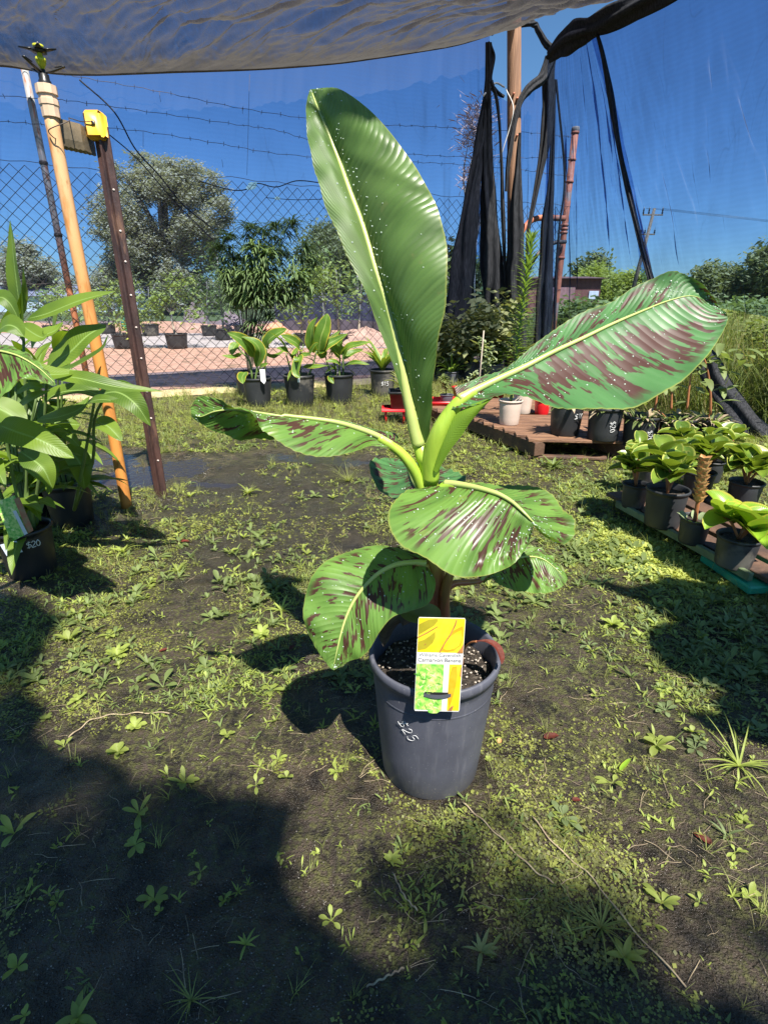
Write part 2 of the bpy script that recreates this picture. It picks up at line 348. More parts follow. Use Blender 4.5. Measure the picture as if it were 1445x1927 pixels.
def plain_leaf(n, c, tf=0.25, rough=0.5): return leafmat(n, c, tuple(q*0.6 for q in c), tuple(min(1, q*2.4) for q in (c[0], c[1], c[2]*0.5)), rough, tf)
M['cover'] = plain_leaf('ground_cover_leaf', (0.26, 0.28, 0.07), 0.25, 0.35)
M['cover_dark'] = plain_leaf('dull_ground_cover_leaf', (0.13, 0.135, 0.045), 0.2, 0.5)
M['weed'] = plain_leaf('weed_leaf', (0.30, 0.36, 0.08), 0.3, 0.45)
M['weed_grey'] = plain_leaf('grey_weed_leaf', (0.17, 0.22, 0.09), 0.25, 0.6)
M['grass'] = plain_leaf('grass_blade', (0.25, 0.28, 0.085), 0.3, 0.55)
M['grass_dry'] = plain_leaf('dry_grass_blade', (0.26, 0.23, 0.10), 0.25, 0.7)
M['ginger'] = leafmat('ginger_leaf', (0.13, 0.20, 0.022), (0.055, 0.105, 0.014), (0.30, 0.48, 0.02), 0.40, 0.26, 5, vein=(0.20, 0.30, 0.08))
M['ginger_y'] = leafmat('yellow_edged_leaf', (0.12, 0.22, 0.03), (0.07, 0.15, 0.02), (0.35, 0.5, 0.03), 0.36, 0.28, edge=(0.50, 0.40, 0.05), vein=(0.28, 0.36, 0.1))
M['pep'] = leafmat('peperomia_leaf', (0.15, 0.22, 0.03), (0.06, 0.12, 0.02), (0.34, 0.46, 0.03), 0.22, 0.24, 14, edge=(0.40, 0.42, 0.09))
M['pep_y'] = leafmat('lime_peperomia_leaf', (0.24, 0.40, 0.03), (0.16, 0.28, 0.03), (0.45, 0.62, 0.04), 0.25, 0.3, edge=(0.42, 0.38, 0.05))
M['oleander'] = plain_leaf('narrow_dark_leaf', (0.14, 0.21, 0.08), 0.2, 0.5)
M['euc'] = plain_leaf('eucalyptus_leaf', (0.40, 0.37, 0.27), 0.2, 0.7)
M['euc2'] = plain_leaf('olive_tree_leaf', (0.22, 0.24, 0.11), 0.2, 0.7)
M['green_tree'] = plain_leaf('green_tree_leaf', (0.22, 0.28, 0.09), 0.2, 0.6)
M['yel_tree'] = plain_leaf('yellow_green_tree_leaf', (0.36, 0.40, 0.10), 0.25, 0.6)
M['bark'] = basic('bark', (0.20, 0.16, 0.12), (0.11, 0.085, 0.06), 0.9, 10, 0.8, 30)
M['palebark'] = basic('pale_sapling_bark', (0.42, 0.36, 0.29), (0.3, 0.25, 0.2), 0.8, 12)
M['herb'] = plain_leaf('herb_leaf', (0.16, 0.21, 0.065), 0.25, 0.5)
M['herb_pale'] = plain_leaf('pale_grey_herb_leaf', (0.26, 0.32, 0.17), 0.25, 0.6)
M['spiky'] = plain_leaf('spiky_leaf', (0.16, 0.25, 0.05), 0.25, 0.45)
M['canestem'] = basic('green_cane', (0.12, 0.19, 0.05), (0.08, 0.12, 0.035), 0.5, 10)
M['redstem'] = basic('reddish_stem', (0.38, 0.15, 0.06), (0.26, 0.10, 0.04), 0.5, 10)
M['spike'] = basic('tan_flower_spike', (0.62, 0.36, 0.14), (0.45, 0.24, 0.09), 0.6, 20, 0.3, 60)
M['straw'] = basic('straw_litter', (0.40, 0.32, 0.2), (0.24, 0.18, 0.12), 0.8, 30)
M['greenplank'] = basic('faded_green_painted_rail', (0.16, 0.21, 0.11), (0.09, 0.12, 0.06), 0.6, 10, 0.3, 60)
M['brick'] = basic('red_brown_shed_wall', (0.24, 0.09, 0.065), (0.19, 0.07, 0.055), 0.85, 4)
M['roofgrey'] = basic('grey_shed_roof', (0.30, 0.28, 0.33), (0.25, 0.23, 0.28), 0.7, 2)
def water():
    t = NT('puddle_water'); return t.done(t.bsdf((0.03, 0.026, 0.02), 0.14, 0.6, 0, t.bump(t.noise(26, 4, t.coord('Object')), 0.35, 0.01)))
M['water'] = water()
def drop():
    t = NT('water_drop'); p = t.bsdf((0.55, 0.65, 0.55), 0.08, 0.8); tp_ = t.node('ShaderNodeBsdfTransparent'); m = t.node('ShaderNodeMixShader'); m.inputs[0].default_value = .7
    t.link(tp_.outputs[0], m.inputs[1]); t.link(p, m.inputs[2]); return t.done(m.outputs[0])
M['drop'] = drop()

# ------------------------------------------------------------------ vegetation helpers
PROF = {
 'lance': lambda t: math.sin(math.pi*min(1, t**0.75))**0.85 if 0 < t < 1 else 0.0,
 'ovate': lambda t: (math.sin(math.pi*t**0.7)**0.6 if 0 < t < 1 else 0.0),
 'obov':  lambda t: (math.sin(math.pi*t**1.7)**0.7*0.95 + 0.05) if 0 < t < 1 else 0.03,
 'padd': lambda t: (0.16 if t < .38 else 0.16+.84*math.sin(math.pi*min(1, (t-.38)/.62)**.9)**.6) if t < 1 else 0.0,
 'blade': lambda t: (1-t)**0.7 if t < 1 else 0.0,
 'strap': lambda t: min(1, t*6+0.35)*min(1, ((1-t)*3.2)**0.7) if t < 1 else 0.0,
}
def leaf(mb, base, d, L, W, droop=0.6, prof='lance', n=7, fold=0.25, up=None, mi=0, wav=0.0, cols=2, twist=0.0, cup=0.0):
    p = Vector(base); d = Vector(d).normalized(); rows = []; st = L/(n-1)
    up = Vector(up) if up else Vector((0, 0, 1))
    ph = random.uniform(0, 6)
    side0 = d.cross(up)
    if side0.length < 0.05: side0 = Vector((random.uniform(-1, 1), random.uniform(-1, 1), 0)).cross(d)
    side0.normalize()
    for i in range(n):
        t = i/(n-1); side = (side0 - d*side0.dot(d)).normalized(); nn = side.cross(d).normalized()
        if twist:
            c, s_ = math.cos(twist*t), math.sin(twist*t); side, nn = side*c+nn*s_, nn*c-side*s_
        wd = W*0.5*PROF[prof](t); r = []
        for q in range(-cols, cols+1):
            a = q/cols; h = abs(a)*fold*wd + cup*wd*a*a + (wav*W*math.sin(t*17+ph+(1.5 if a > 0 else 0))*abs(a))
            r.append(p + side*(a*wd) + nn*h)
        rows.append(r); p = p + d*st; d = (d + Vector((0, 0, -1))*droop/(n-1)).normalized()
    mb.grid(rows, mi)
def pleaf(mb, pts, W, prof='lance', n=14, roll=0.0, fold=0.2, wav=0.03, cols=3, mi=0):   # leaf along given points, turned to face half up, half front
    P = crom(pts, n); rows = []; ph = random.uniform(0, 6)
    for i in range(n):
        t = i/(n-1); d = (P[min(i+1, n-1)]-P[max(i-1, 0)]).normalized()
        view = Vector((0, -0.75, 0.65)); side = d.cross(view).normalized(); nn = side.cross(d).normalized()
        c, s_ = math.cos(roll), math.sin(roll); side, nn = side*c+nn*s_, nn*c-side*s_
        wd = W*0.5*PROF[prof](min(0.999, max(0.001, t)))
        rows.append([P[i]+side*(q/cols*wd)+nn*(abs(q/cols)*fold*wd + wav*W*math.sin(t*13+ph+q)*abs(q/cols)) for q in range(-cols, cols+1)])
    mb.grid(rows, mi)
def mesh_arrays(mb): return np.array([tuple(q) for q in mb.v], dtype=np.float32), mb.f, mb.uv
def bake(name, templates, inst, mats, parent=None):
    """templates: list of MB; inst: list of (template index, x, y, z, rz, scale, tiltx, tilty). One mesh (used for stuff)."""
    VV = []; FF = []; UU = []; off = 0
    byT = {}
    for q in inst: byT.setdefault(q[0], []).append(q[1:])
    vs_all = []; loops = []; ls = []; lt = []; uvs = []; mi = []
    nl = 0
    for k, lst in byT.items():
        v, f, uv = mesh_arrays(templates[k]); a = np.array(lst, dtype=np.float32); n = len(a); nv = len(v)
        c, s_ = np.cos(a[:, 3]), np.sin(a[:, 3]); sc = a[:, 4]
        x = (v[None, :, 0]*c[:, None]-v[None, :, 1]*s_[:, None])*sc[:, None]; y = (v[None, :, 0]*s_[:, None]+v[None, :, 1]*c[:, None])*sc[:, None]
        z = v[None, :, 2]*sc[:, None]
        x2 = x + z*a[:, 5][:, None]; y2 = y + z*a[:, 6][:, None]
        P = np.stack([x2+a[:, 0][:, None], y2+a[:, 1][:, None], z+a[:, 2][:, None]], -1).reshape(-1, 3)
        fl = np.concatenate([np.array(q) for q in f]); cnt = np.array([len(q) for q in f])
        LL = (fl[None, :] + (np.arange(n)*nv)[:, None] + off).reshape(-1)
        vs_all.append(P); loops.append(LL); lt.append(np.tile(cnt, n)); uvs.append(np.tile(np.array(uv, dtype=np.float32), (n, 1))); off += n*nv
        mi.append(np.tile(np.array(templates[k].m, dtype=np.int32), n))
    P = np.concatenate(vs_all); LL = np.concatenate(loops).astype(np.int32); LT = np.concatenate(lt).astype(np.int32); U = np.concatenate(uvs); MI = np.concatenate(mi)
    me = bpy.data.meshes.new(name); me.vertices.add(len(P)); me.vertices.foreach_set('co', P.astype(np.float32).reshape(-1))
    me.loops.add(len(LL)); me.loops.foreach_set('vertex_index', LL)
    me.polygons.add(len(LT)); me.polygons.foreach_set('loop_start', np.concatenate([[0], np.cumsum(LT)[:-1]]).astype(np.int32))
    if not isinstance(mats, (list, tuple)): mats = [mats]
    for m in mats: me.materials.append(m)
    me.polygons.foreach_set('material_index', MI)
    uvl = me.uv_layers.new(name='UVMap'); uvl.data.foreach_set('uv', U.astype(np.float32).reshape(-1))
    me.update(calc_edges=True); me.validate()
    o = bpy.data.objects.new(name, me); COL.objects.link(o)
    if parent is not None: o.parent = parent; o.matrix_parent_inverse = parent.matrix_basis.inverted()
    return o
def quadleaf(L, W, tilt=0.4, n=1):
    mb = MB(); 
    mb.add([(0, 0, 0), (W/2, L*.45, tilt*L*.3), (0, L, tilt*L*.4), (-W/2, L*.45, tilt*L*.3)], [(0, 1, 2, 3)], [(0.5, 0), (1, .5), (.5, 1), (0, .5)]); return mb
def crown(name, mat, blobs, count, lsz, parent, ratio=0.45, droop=0.0, hollow=0.55):
    """leaf clumps: small pointed leaves gathered in sprays through each blob's volume"""
    T = []
    for k in range(5):
        mb = MB()
        for j in range(9):
            a = random.uniform(0, 6.28); d = Vector((math.cos(a), math.sin(a), random.uniform(-.9, .7)-droop))
            b = Vector([random.gauss(0, 1.0) for _ in range(3)])*lsz*1.1
            L = lsz*random.uniform(.7, 1.3); d.normalize(); sd = d.cross(Vector((random.uniform(-1, 1), random.uniform(-1, 1), 1))).normalized()*L*ratio*0.5
            mb.add([b, b+d*L*.45+sd, b+d*L, b+d*L*.45-sd], [(0, 1, 2, 3)], [(0.5, 0), (1, .5), (.5, 1), (0, .5)])
        T.append(mb)
    tot = sum(r[3]**2 for r in blobs); inst = []
    for (x, y, z, r) in blobs:
        n = int(count*r*r/tot/9)
        subs = []
        for k in range(max(5, n//22)):
            v = Vector([random.gauss(0, 1) for _ in range(3)]).normalized()*r*random.uniform(hollow, 1.0); subs.append((v, r*random.uniform(.16, .34)))
        for k in range(n):
            c, cr = random.choice(subs); v = c + Vector([random.gauss(0, .5) for _ in range(3)])*cr
            inst.append((random.randrange(5), x+v.x, y+v.y, z+v.z*.9, random.uniform(0, 6.28), random.uniform(.7, 1.3), 0, 0))
    return bake(name, T, inst, mat, parent)
def trunk_part(mb, base, tips, r0):
    base = Vector(base)
    top = sum((Vector(t) for t in tips), Vector())/len(tips)
    fork = base.lerp(top, 0.5)
    mb.tube(crom([base, base.lerp(fork, .5)+Vector((random.uniform(-.1, .1)*r0*8, 0, 0)), fork], 8), [r0*(1-.35*i/7) for i in range(8)], 8)
    for t in tips:
        t = Vector(t); m = fork.lerp(t, .5)+Vector((random.uniform(-1, 1), random.uniform(-1, 1), random.uniform(0, 1)))*(t-fork).length*.12
        mb.tube(crom([fork, m, t], 7), [r0*(.55*(1-i/6)+.06) for i in range(7)], 6)
def tree(name, label, cat, Yd, base_px, blobs_px, count, lsz, mat, r0, group=None, droop=0.0, bark='bark', ratio=.45, hollow=.55):
    b = S(base_px[0], base_px[1], Yd); b.z = 0
    root = empty(name, b, label, cat, group); bl = []
    for (x, y, r, dy) in blobs_px:
        p = S(x, y, Yd+dy); bl.append((p.x, p.y, p.z, r/F*(Yd/ray(x, y).y)))
    mb = MB(); trunk_part(mb, b, [(q[0], q[1], q[2]) for q in bl[:9]], r0)
    mb.build('trunk', M[bark], root, 'smooth'); crown('crown', mat, bl, count, lsz, root, ratio, droop, hollow)
    return root
# ------------------------------------------------------------------ pots
def pot_mesh(mb, R0, H, r0, n=40, rim=0.012, c=(0, 0, 0), ribs=True):
    prof = [(0.0, 0.004), (r0*.9, 0.004), (r0*.97, 0.0), (r0, 0.006)]
    rs = R0-rim*0.55
    prof += [(r0+(rs-r0)*.25, H*.25), (r0+(rs-r0)*.6, H*.6), (r0+(rs-r0)*.86, H-0.052*H/.345), (rs-.004, H-0.030*H/.345), (R0-.002, H-0.026*H/.345), (R0, H-.014*H/.345), (R0-.001, H-.003), (R0-.004, H), (R0-rim*.7, H-.001), (R0-rim, H-.006)]
    prof += [(R0-rim-.002, H*.8), (r0+(R0-r0)*.4-rim, H*.45), (0.0, H*.45)]
    mb.lathe(prof, c, n)
def potted(name, label, loc, R0=.15, H=.30, r0=None, mat='pot_dusty', cat='potted plant', group=None, soil=.86):
    root = empty(name, loc, label, cat, group); mb = MB(); pot_mesh(mb, R0, H, r0 or R0*.78, 32, .010, tuple(loc))
    pot = mb.build('pot', M[mat], root)
    sm = MB(); c = Vector(loc)
    rows = []
    for i in range(7):
        rr = (R0-.014)*i/6*(.97)
        rows.append([Vector((c.x+rr*math.cos(q*math.pi/10), c.y+rr*math.sin(q*math.pi/10), c.z+H*soil+.006*mn.noise(Vector((rr*60, q, c.x*7))))) for q in range(20)])
    sm.grid(rows, close=True); sm.build('soil', M['soil'], root)
    return root, pot
# handwriting strokes, wrapped on a pot of the given radius (front side), written vertically or level
GL = {'$': [[(.55,.95),(.1,.85),(.1,.6),(.5,.5),(.5,.2),(.0,.1)], [(.32,1.08),(.22,-.05)]],
      '2': [[(.05,.8),(.25,1),(.5,.8),(.35,.45),(.0,.02),(.55,.05)]],
      '5': [[(.5,1),(.1,.98),(.08,.6),(.4,.62),(.5,.3),(.25,0),(.0,.1)]],
      '1': [[(.1,.75),(.3,1),(.26,0)]], '0': [[(.25,1),(.02,.6),(.1,.1),(.4,.05),(.5,.5),(.25,1)]], '7':[[(.0,.95),(.5,.98),(.2,0)]]}
def price(parent, text, c, Rp, z, ang, h, rot=0.0, slope=0.0, cwid=.62, r=.0012):
    mb = MB(); cx = 0.0
    for ch in text:
        for stl in GL[ch]:
            pts = []
            for (u, v) in stl:
                u2 = (cx+u)*h; v2 = (v-.5)*h; a, b = u2*math.cos(rot)-v2*math.sin(rot), u2*math.sin(rot)+v2*math.cos(rot)
                rr = Rp + slope*b + .0015; th = ang + a/Rp
                pts.append(Vector((c[0]+rr*math.sin(th), c[1]-rr*math.cos(th), z+b)))
            mb.tube(crom(pts, len(pts)*4), r, 5)
        cx += cwid
    return mb.build('price_writing', M['white'], parent)
# ================================================================== SETTING
def axis(lo, hi, a, b, fine, grow=1.25):
    xs = list(np.arange(a, b+1e-6, fine)); s_ = fine; x = xs[-1]
    while x < hi: s_ *= grow; x = min(hi, x+s_); xs.append(x)
    s_ = fine; x = xs[0]
    while x > lo: s_ *= grow; x = max(lo, x-s_); xs.insert(0, x)
    return xs
mb = MB()
XS = axis(-300, 300, -3.2, 3.6, 0.035); YS = axis(-60, 600, 0.2, 7.4, 0.035)
mb.grid([[(x, y, gh(x, y)) for x in XS] for y in YS])
tag(mb.build('ground', M['ground']), kind='structure')
def sheet(name, mat, poly, z, n=26, jit=0.0):
    mb = MB(); a, b, c, d = [Vector(p) for p in poly]; rows = []
    for i in range(n):
        l, r = a.lerp(d, i/(n-1)), b.lerp(c, i/(n-1)); row = []
        for j in range(n):
            p = l.lerp(r, j/(n-1)); e = jit if i in (0, n-1) else 0
            row.append((p.x, p.y + e*mn.noise(Vector((p.x*2.3, p.y, i))), z))
        rows.append(row)
    mb.grid(rows); o = mb.build(name, mat); tag(o, kind='structure'); return o
fy = lambda x: 7.93+0.42*x
sheet('yard_soil', M['redsoil'], [(-14, fy(-14)+.15, 0), (1.6, fy(1.6)+.15, 0), (3.5, 13.6, 0), (-14, 13.6, 0)], 0.012, 30, .1)
sheet('gravel_road', M['road'], [(-40, 13.4, 0), (6, 13.4, 0), (6, 19.5, 0), (-40, 19.5, 0)], 0.020, 26, .3)
sheet('yard_soil_far', M['redsoil'], [(-40, 19.3, 0), (6, 19.3, 0), (6, 30, 0), (-40, 30, 0)], 0.026, 26, .3)
sheet('green_field', M['field'], [(3.4, 9.6, 0), (150, 9.6, 0), (200, 260, 0), (3.4, 260, 0)], 0.016, 40, .3)
sheet('field_left', M['field'], [(-160, 30, 0), (3.4, 30, 0), (3.4, 260, 0), (-200, 260, 0)], 0.034, 40, .4)
# pale sand strip under the fence
mb = MB(); rows = []
for i in range(60):
    x = -5.2 + i*0.105; wd = .10+.05*mn.noise(Vector((x*2, 1, 1)))
    rows.append([Vector((x, fy(x)-.22-wd, .004)), Vector((x, fy(x)-.22, .05+.02*mn.noise(Vector((x*6, 2, 1))))), Vector((x, fy(x)-.02+wd*.5, .04)), Vector((x, fy(x)+.20, .0))])
mb.grid(rows); tag(mb.build('sand_strip', M['sand']), kind='structure')
mb = MB(); mb.grid([[(-2.9+3.1*i/8, 3.0+1.35*j/6, -.0225) for i in range(9)] for j in range(7)])
tag(mb.build('puddle_water', M['water']), kind='structure')

# ================================================================== THE BANANA PLANT
PC = Vector((0.117, 1.03, 0)); RB = .153; HB = .345
tp0 = NT('scuffed_main_pot'); ob0 = tp0.coord('Object'); z0_ = tp0.sep(ob0)[2]
n0 = tp0.noise(1, 5, tp0.scale(ob0, (60, 60, 5)), .6); n1_ = tp0.noise(9, 5, ob0, .6); n2_ = tp0.noise(230, 2, ob0)
c0_ = tp0.mix(tp0.ramp(n1_, .35, .65), (0.086, 0.089, 0.114), (0.064, 0.066, 0.086)); c0_ = tp0.mix(tp0.math('MULTIPLY', tp0.ramp(n0, .52, .72), .55), c0_, (0.13, 0.13, 0.15))
lowf = tp0.ramp(tp0.math('ADD', z0_, tp0.math('MULTIPLY', n1_, .10)), .13, .03)
c0_ = tp0.mix(tp0.math('MULTIPLY', lowf, tp0.math('MULTIPLY_ADD', tp0.ramp(n2_, .56, .64), .5, .25)), c0_, (0.17, 0.15, 0.12))
c0_ = tp0.mix(tp0.math('MULTIPLY', tp0.ramp(n2_, .70, .74), .5), c0_, (0.35, 0.34, 0.33))
M['pot_main'] = tp0.done(tp0.bsdf(c0_, tp0.math('MULTIPLY_ADD', n1_, .25, .38), .45, 0, tp0.bump(n0, .08, .004)))
ban = empty('potted_banana_plant', PC, 'tall young banana plant with maroon-blotched leaves in a large black pot marked $25', 'banana plant')
mb = MB(); pot_mesh(mb, RB, HB, .120, 72, .012, tuple(PC)); bpot = mb.build('pot', M['pot_main'], ban)
mb = MB(); rows = []
for i in range(22):
    rr = (RB-.017)*i/21
    rows.append([Vector((PC.x+rr*math.cos(q*math.pi/30), PC.y+rr*math.sin(q*math.pi/30), .287+.012*mn.noise(Vector((rr*math.cos(q*math.pi/30)*30, rr*math.sin(q*math.pi/30)*30, 2)))+.005*mn.noise(Vector((rr*math.cos(q*math.pi/30)*120, rr*math.sin(q*math.pi/30)*120, 2))))) for q in range(60)])
mb.grid(rows, close=True); soilo = mb.build('potting_soil', M['soil'], ban)
mb = MB()
for k in range(260):
    a = random.uniform(0, 6.28); rr = (RB-.022)*math.sqrt(random.random()); s_ = random.uniform(.0012, .0035)
    c = Vector((PC.x+rr*math.cos(a), PC.y+rr*math.sin(a), .292+random.uniform(0, .004)))
    mb.add([c+Vector((s_, 0, 0)), c+Vector((0, s_, 0)), c-Vector((s_, 0, 0)), c-Vector((0, s_, 0)), c+Vector((0, 0, s_)), c-Vector((0, 0, s_))], [(0,1,4),(1,2,4),(2,3,4),(3,0,4),(1,0,5),(2,1,5),(3,2,5),(0,3,5)])
po = mb.build('perlite_grains', basic('perlite', (.55, .5, .45), (.25, .2, .15), .8, 300), ban, False); po['kind'] = 'stuff'
price(ban, '$25', PC, .1402, .240, -.60, .026, rot=-.95, slope=.09, cwid=.78, r=.0005)
# thin mould ring under the rim
mb = MB(); mb.lathe([(.1395, .262), (.1412, .264), (.1412, .268), (.1400, .270)], tuple(PC), 72); mb.build('moulded_ring', M['pot_main'], ban)

def rails_leaf(name, mat, st, bulge=0.02, rip=0.004, ribr=.008, ribend=0.92, n=64, cols=12, nerves=22, label=None, ribmat='midrib', ribside=1):
    """st: stations (mid, left, right) each (px, py, Y)"""
    mid = crom([S(*q[0]) for q in st], n); lf = crom([S(*q[1]) for q in st], n); rt = crom([S(*q[2]) for q in st], n)
    rows = []; nrm = []
    for i in range(n):
        t = i/(n-1); d = (mid[min(i+1, n-1)]-mid[max(i-1, 0)]).normalized(); row = []; e = math.sin(math.pi*min(1, max(0, t)))**.5
        for sgn, ed in ((-1, lf[i]), (1, rt[i])):
            sd = ed-mid[i]; wl = sd.length; nn = (sd.cross(d)*(-sgn)).normalized() if wl > 1e-5 else Vector((0, 0, 1))
            seg = []
            for q in range(cols+1):
                a = q/cols
                h = bulge*4*a*(1-a)*e*min(1, wl/.15) + rip*a*e*math.sin(t*nerves*2.1+sgn*1.3+1.5*math.sin(t*9)) + rip*.35*a*math.sin((t*2.2-a*.35)*nerves*5)
                # outward bow of the outline so the edge is not a straight rail
                seg.append(mid[i]+sd*a+nn*h)
            row.append(seg)
        rows.append(row[0][:0:-1]+[mid[i]]+row[1][1:])
    mb = MB(); mb.grid(rows); o = mb.build(name, mat, ban)
    if label: o['label'] = label
    k = int(n*ribend); rb = MB(); P = []
    for i in range(k):
        a = rows[i][cols-1]; b = rows[i][cols+1]; nn = (b-a).cross(mid[min(i+1, n-1)]-mid[max(i-1, 0)])
        nn = nn.normalized() if nn.length > 1e-9 else Vector((0, 0, 1))
        sg = 1 if nn.dot(Vector((0, 0, CH))-mid[i]) > 0 else -1; P.append(mid[i]+nn*sg*.45*ribr*(1-i/k))
    rb.tube(P, [max(.0007, ribr*(1-.93*(i/(k-1))**.8)) for i in range(k)], 10); rb.build('midrib', M[ribmat], o)
    return o, rows
B0 = banana_mat('banana_leaf_plain', 0, (0.082, 0.148, 0.036), (0.048, 0.098, 0.023), lean=1.3, L=.8, ro=.46, sp=.42)
B1 = banana_mat('banana_leaf_blotched', .68, (0.055, 0.145, 0.045), (0.036, 0.10, 0.03), L=.55, tf=.12)
B2 = banana_mat('banana_leaf_bright', .52, (0.115, 0.215, 0.04), (0.062, 0.135, 0.026), L=.5, ro=.48)
LV = []
# upright leaf
LV.append(rails_leaf('leaf', B0, [
 [(789,838,1.03),(781,836,1.025),(806,836,1.02)], [(778,780,1.035),(768,776,1.03),(812,772,1.0)], [(762,700,1.05),(741,694,1.035),(816,705,.99)],
 [(739,600,1.07),(707,600,1.05),(826,636,.985)], [(713,520,1.09),(678,530,1.06),(838,570,.99)], [(686,432,1.12),(642,455,1.08),(842,495,1.01)],
 [(660,362,1.15),(612,385,1.11),(832,420,1.04)], [(636,296,1.18),(592,318,1.14),(806,356,1.07)], [(613,238,1.20),(579,258,1.17),(762,286,1.11)],
 [(597,200,1.22),(576,208,1.20),(705,216,1.15)], [(588,176,1.23),(579,182,1.225),(645,170,1.19)], [(584,168,1.235),(583,170,1.234),(612,165,1.22)]],
 bulge=-.022, rip=.0022, ribr=.0135, n=84, nerves=26, label='tallest upright leaf, plain green with no blotches', ribside=1))
# big blotched leaf to the right
LV.append(rails_leaf('leaf', B1, [
 [(862,752,1.00),(855,728,1.01),(850,768,.985)], [(893,737,1.01),(888,716,1.025),(885,765,.975)], [(935,717,1.02),(930,700,1.05),(930,747,.96)], [(985,693,1.04),(975,676,1.07),(990,747,.95)],
 [(1040,664,1.06),(1022,636,1.10),(1052,766,.93)], [(1095,638,1.08),(1060,606,1.13),(1120,772,.93)], [(1150,611,1.10),(1115,582,1.15),(1195,764,.94)],
 [(1205,587,1.12),(1170,555,1.17),(1260,732,.97)], [(1255,567,1.135),(1225,524,1.17),(1312,690,1.01)], [(1300,557,1.14),(1272,511,1.16),(1350,642,1.06)],
 [(1335,570,1.14),(1318,532,1.14),(1368,602,1.10)], [(1352,580,1.135),(1345,562,1.13),(1366,588,1.11)]],
 bulge=.014, rip=.004, ribr=.0085, n=84, nerves=18, label='large outstretched leaf on the right, streaked with maroon', ribend=.86))
# long leaf to the left
LV.append(rails_leaf('leaf', B2, [
 [(735,838,1.01),(752,832,1.04),(733,846,1.0)], [(708,822,1.01),(740,816,1.09),(700,838,.99)], [(672,808,1.0),(690,806,1.10),(664,852,.95)], [(634,797,.99),(634,800,1.10),(618,858,.92)],
 [(590,790,.98),(580,812,1.08),(570,852,.90)], [(548,785,.97),(535,822,1.05),(528,836,.90)], [(508,779,.96),(495,828,1.01),(498,812,.91)], [(475,774,.95),(455,827,.98),(480,786,.92)],
 [(440,770,.95),(425,820,.97),(440,764,.93)], [(405,774,.95),(395,806,.965),(405,750,.95)], [(378,784,.955),(374,796,.96),(376,746,.965)], [(360,778,.96),(361,784,.96),(359,766,.965)]],
 bulge=.012, rip=.004, ribr=.007, n=84, nerves=14, label='long leaf stretched out to the left with its tip rolled under', ribend=.96))
# lobes of that leaf's far half, turned down beside the stem
LV.append(rails_leaf('leaf', B1, [
 [(790,925,1.10),(782,930,1.09),(800,930,1.10)], [(778,906,1.16),(742,938,1.14),(835,910,1.15)], [(772,893,1.22),(712,920,1.19),(868,908,1.19)], [(768,884,1.28),(698,892,1.24),(876,898,1.25)],
 [(768,877,1.33),(696,870,1.29),(860,888,1.30)], [(770,872,1.37),(712,862,1.34),(835,880,1.34)], [(772,868,1.40),(755,864,1.39),(795,872,1.39)]],
 bulge=.012, rip=.004, ribr=.006, n=50, label='shaded dark leaf leaning away behind the stem'))
# front leaf
LV.append(rails_leaf('leaf', B2, [
 [(838,913,1.0),(845,911,1.01),(800,917,.99)], [(858,914,.985),(875,910,1.03),(762,926,.945)], [(885,918,.965),(920,910,1.04),(737,948,.89)], [(912,924,.945),(965,911,1.05),(731,988,.85)],
 [(938,932,.93),(1010,920,1.04),(752,1022,.835)], [(960,944,.915),(1045,936,1.02),(795,1046,.83)], [(975,956,.90),(1066,964,.985),(842,1079,.825)], [(987,967,.89),(1083,986,.95),(890,1086,.83)],
 [(996,976,.885),(1079,1008,.92),(932,1078,.838)], [(1001,981,.883),(1062,1023,.905),(965,1061,.85)], [(1003,984,.882),(1034,1010,.89),(988,1034,.862)], [(1004,987,.88),(1009,990,.88),(1001,1000,.875)]],
 bulge=.022, rip=.004, ribr=.008, n=84, nerves=16, label='broad blotched leaf folded over in front of the stem', ribend=.93))
# small right leaf below
LV.append(rails_leaf('leaf', B2, [
 [(905,1092,1.05),(900,1086,1.055),(910,1098,1.045)], [(930,1073,1.06),(935,1062,1.08),(925,1090,1.03)], [(958,1056,1.07),(972,1034,1.10),(950,1106,1.01)], [(990,1048,1.07),(1004,1027,1.10),(985,1114,1.0)],
 [(1020,1052,1.06),(1036,1046,1.08),(1022,1117,.995)], [(1045,1070,1.045),(1056,1070,1.055),(1046,1111,1.005)], [(1066,1092,1.02),(1069,1090,1.02),(1064,1098,1.015)]],
 bulge=.008, rip=.003, ribr=.005, n=50, label='small lower leaf on the right with rusty red streaks'))
# lower left leaf
LV.append(rails_leaf('leaf', B2, [
 [(800,1062,1.02),(806,1056,1.03),(814,1080,1.0)], [(778,1060,1.015),(792,1041,1.05),(820,1100,.98)], [(745,1064,1.0),(752,1032,1.06),(806,1136,.95)], [(715,1078,.985),(705,1028,1.06),(770,1150,.93)],
 [(690,1100,.965),(655,1038,1.04),(738,1162,.925)], [(668,1128,.95),(612,1056,1.01),(714,1190,.915)], [(652,1160,.935),(582,1096,.98),(694,1224,.91)], [(641,1195,.92),(571,1146,.95),(672,1240,.905)],
 [(634,1225,.91),(578,1188,.93),(652,1246,.905)], [(629,1248,.905),(602,1230,.915),(638,1256,.903)], [(626,1260,.90),(620,1256,.902),(629,1261,.90)]],
 bulge=.013, rip=.0035, ribr=.0075, n=84, nerves=14, label='low bright leaf on the left, half shaded by the leaf above'))
def stemtube(name, pts, rad, mat='stem', flat=1.0, n=14, parent=ban, m=24):
    P = crom([S(*q) for q in pts], m); rr = [rad[0]+(rad[-1]-rad[0])*i/(m-1) for i in range(m)] if len(rad) == 2 else [r.x for r in crom([Vector((r, 0, 0)) for r in rad], m)]
    mb = MB(); mb.tube(P, rr, n, flat=flat); return mb.build(name, M[mat], parent)
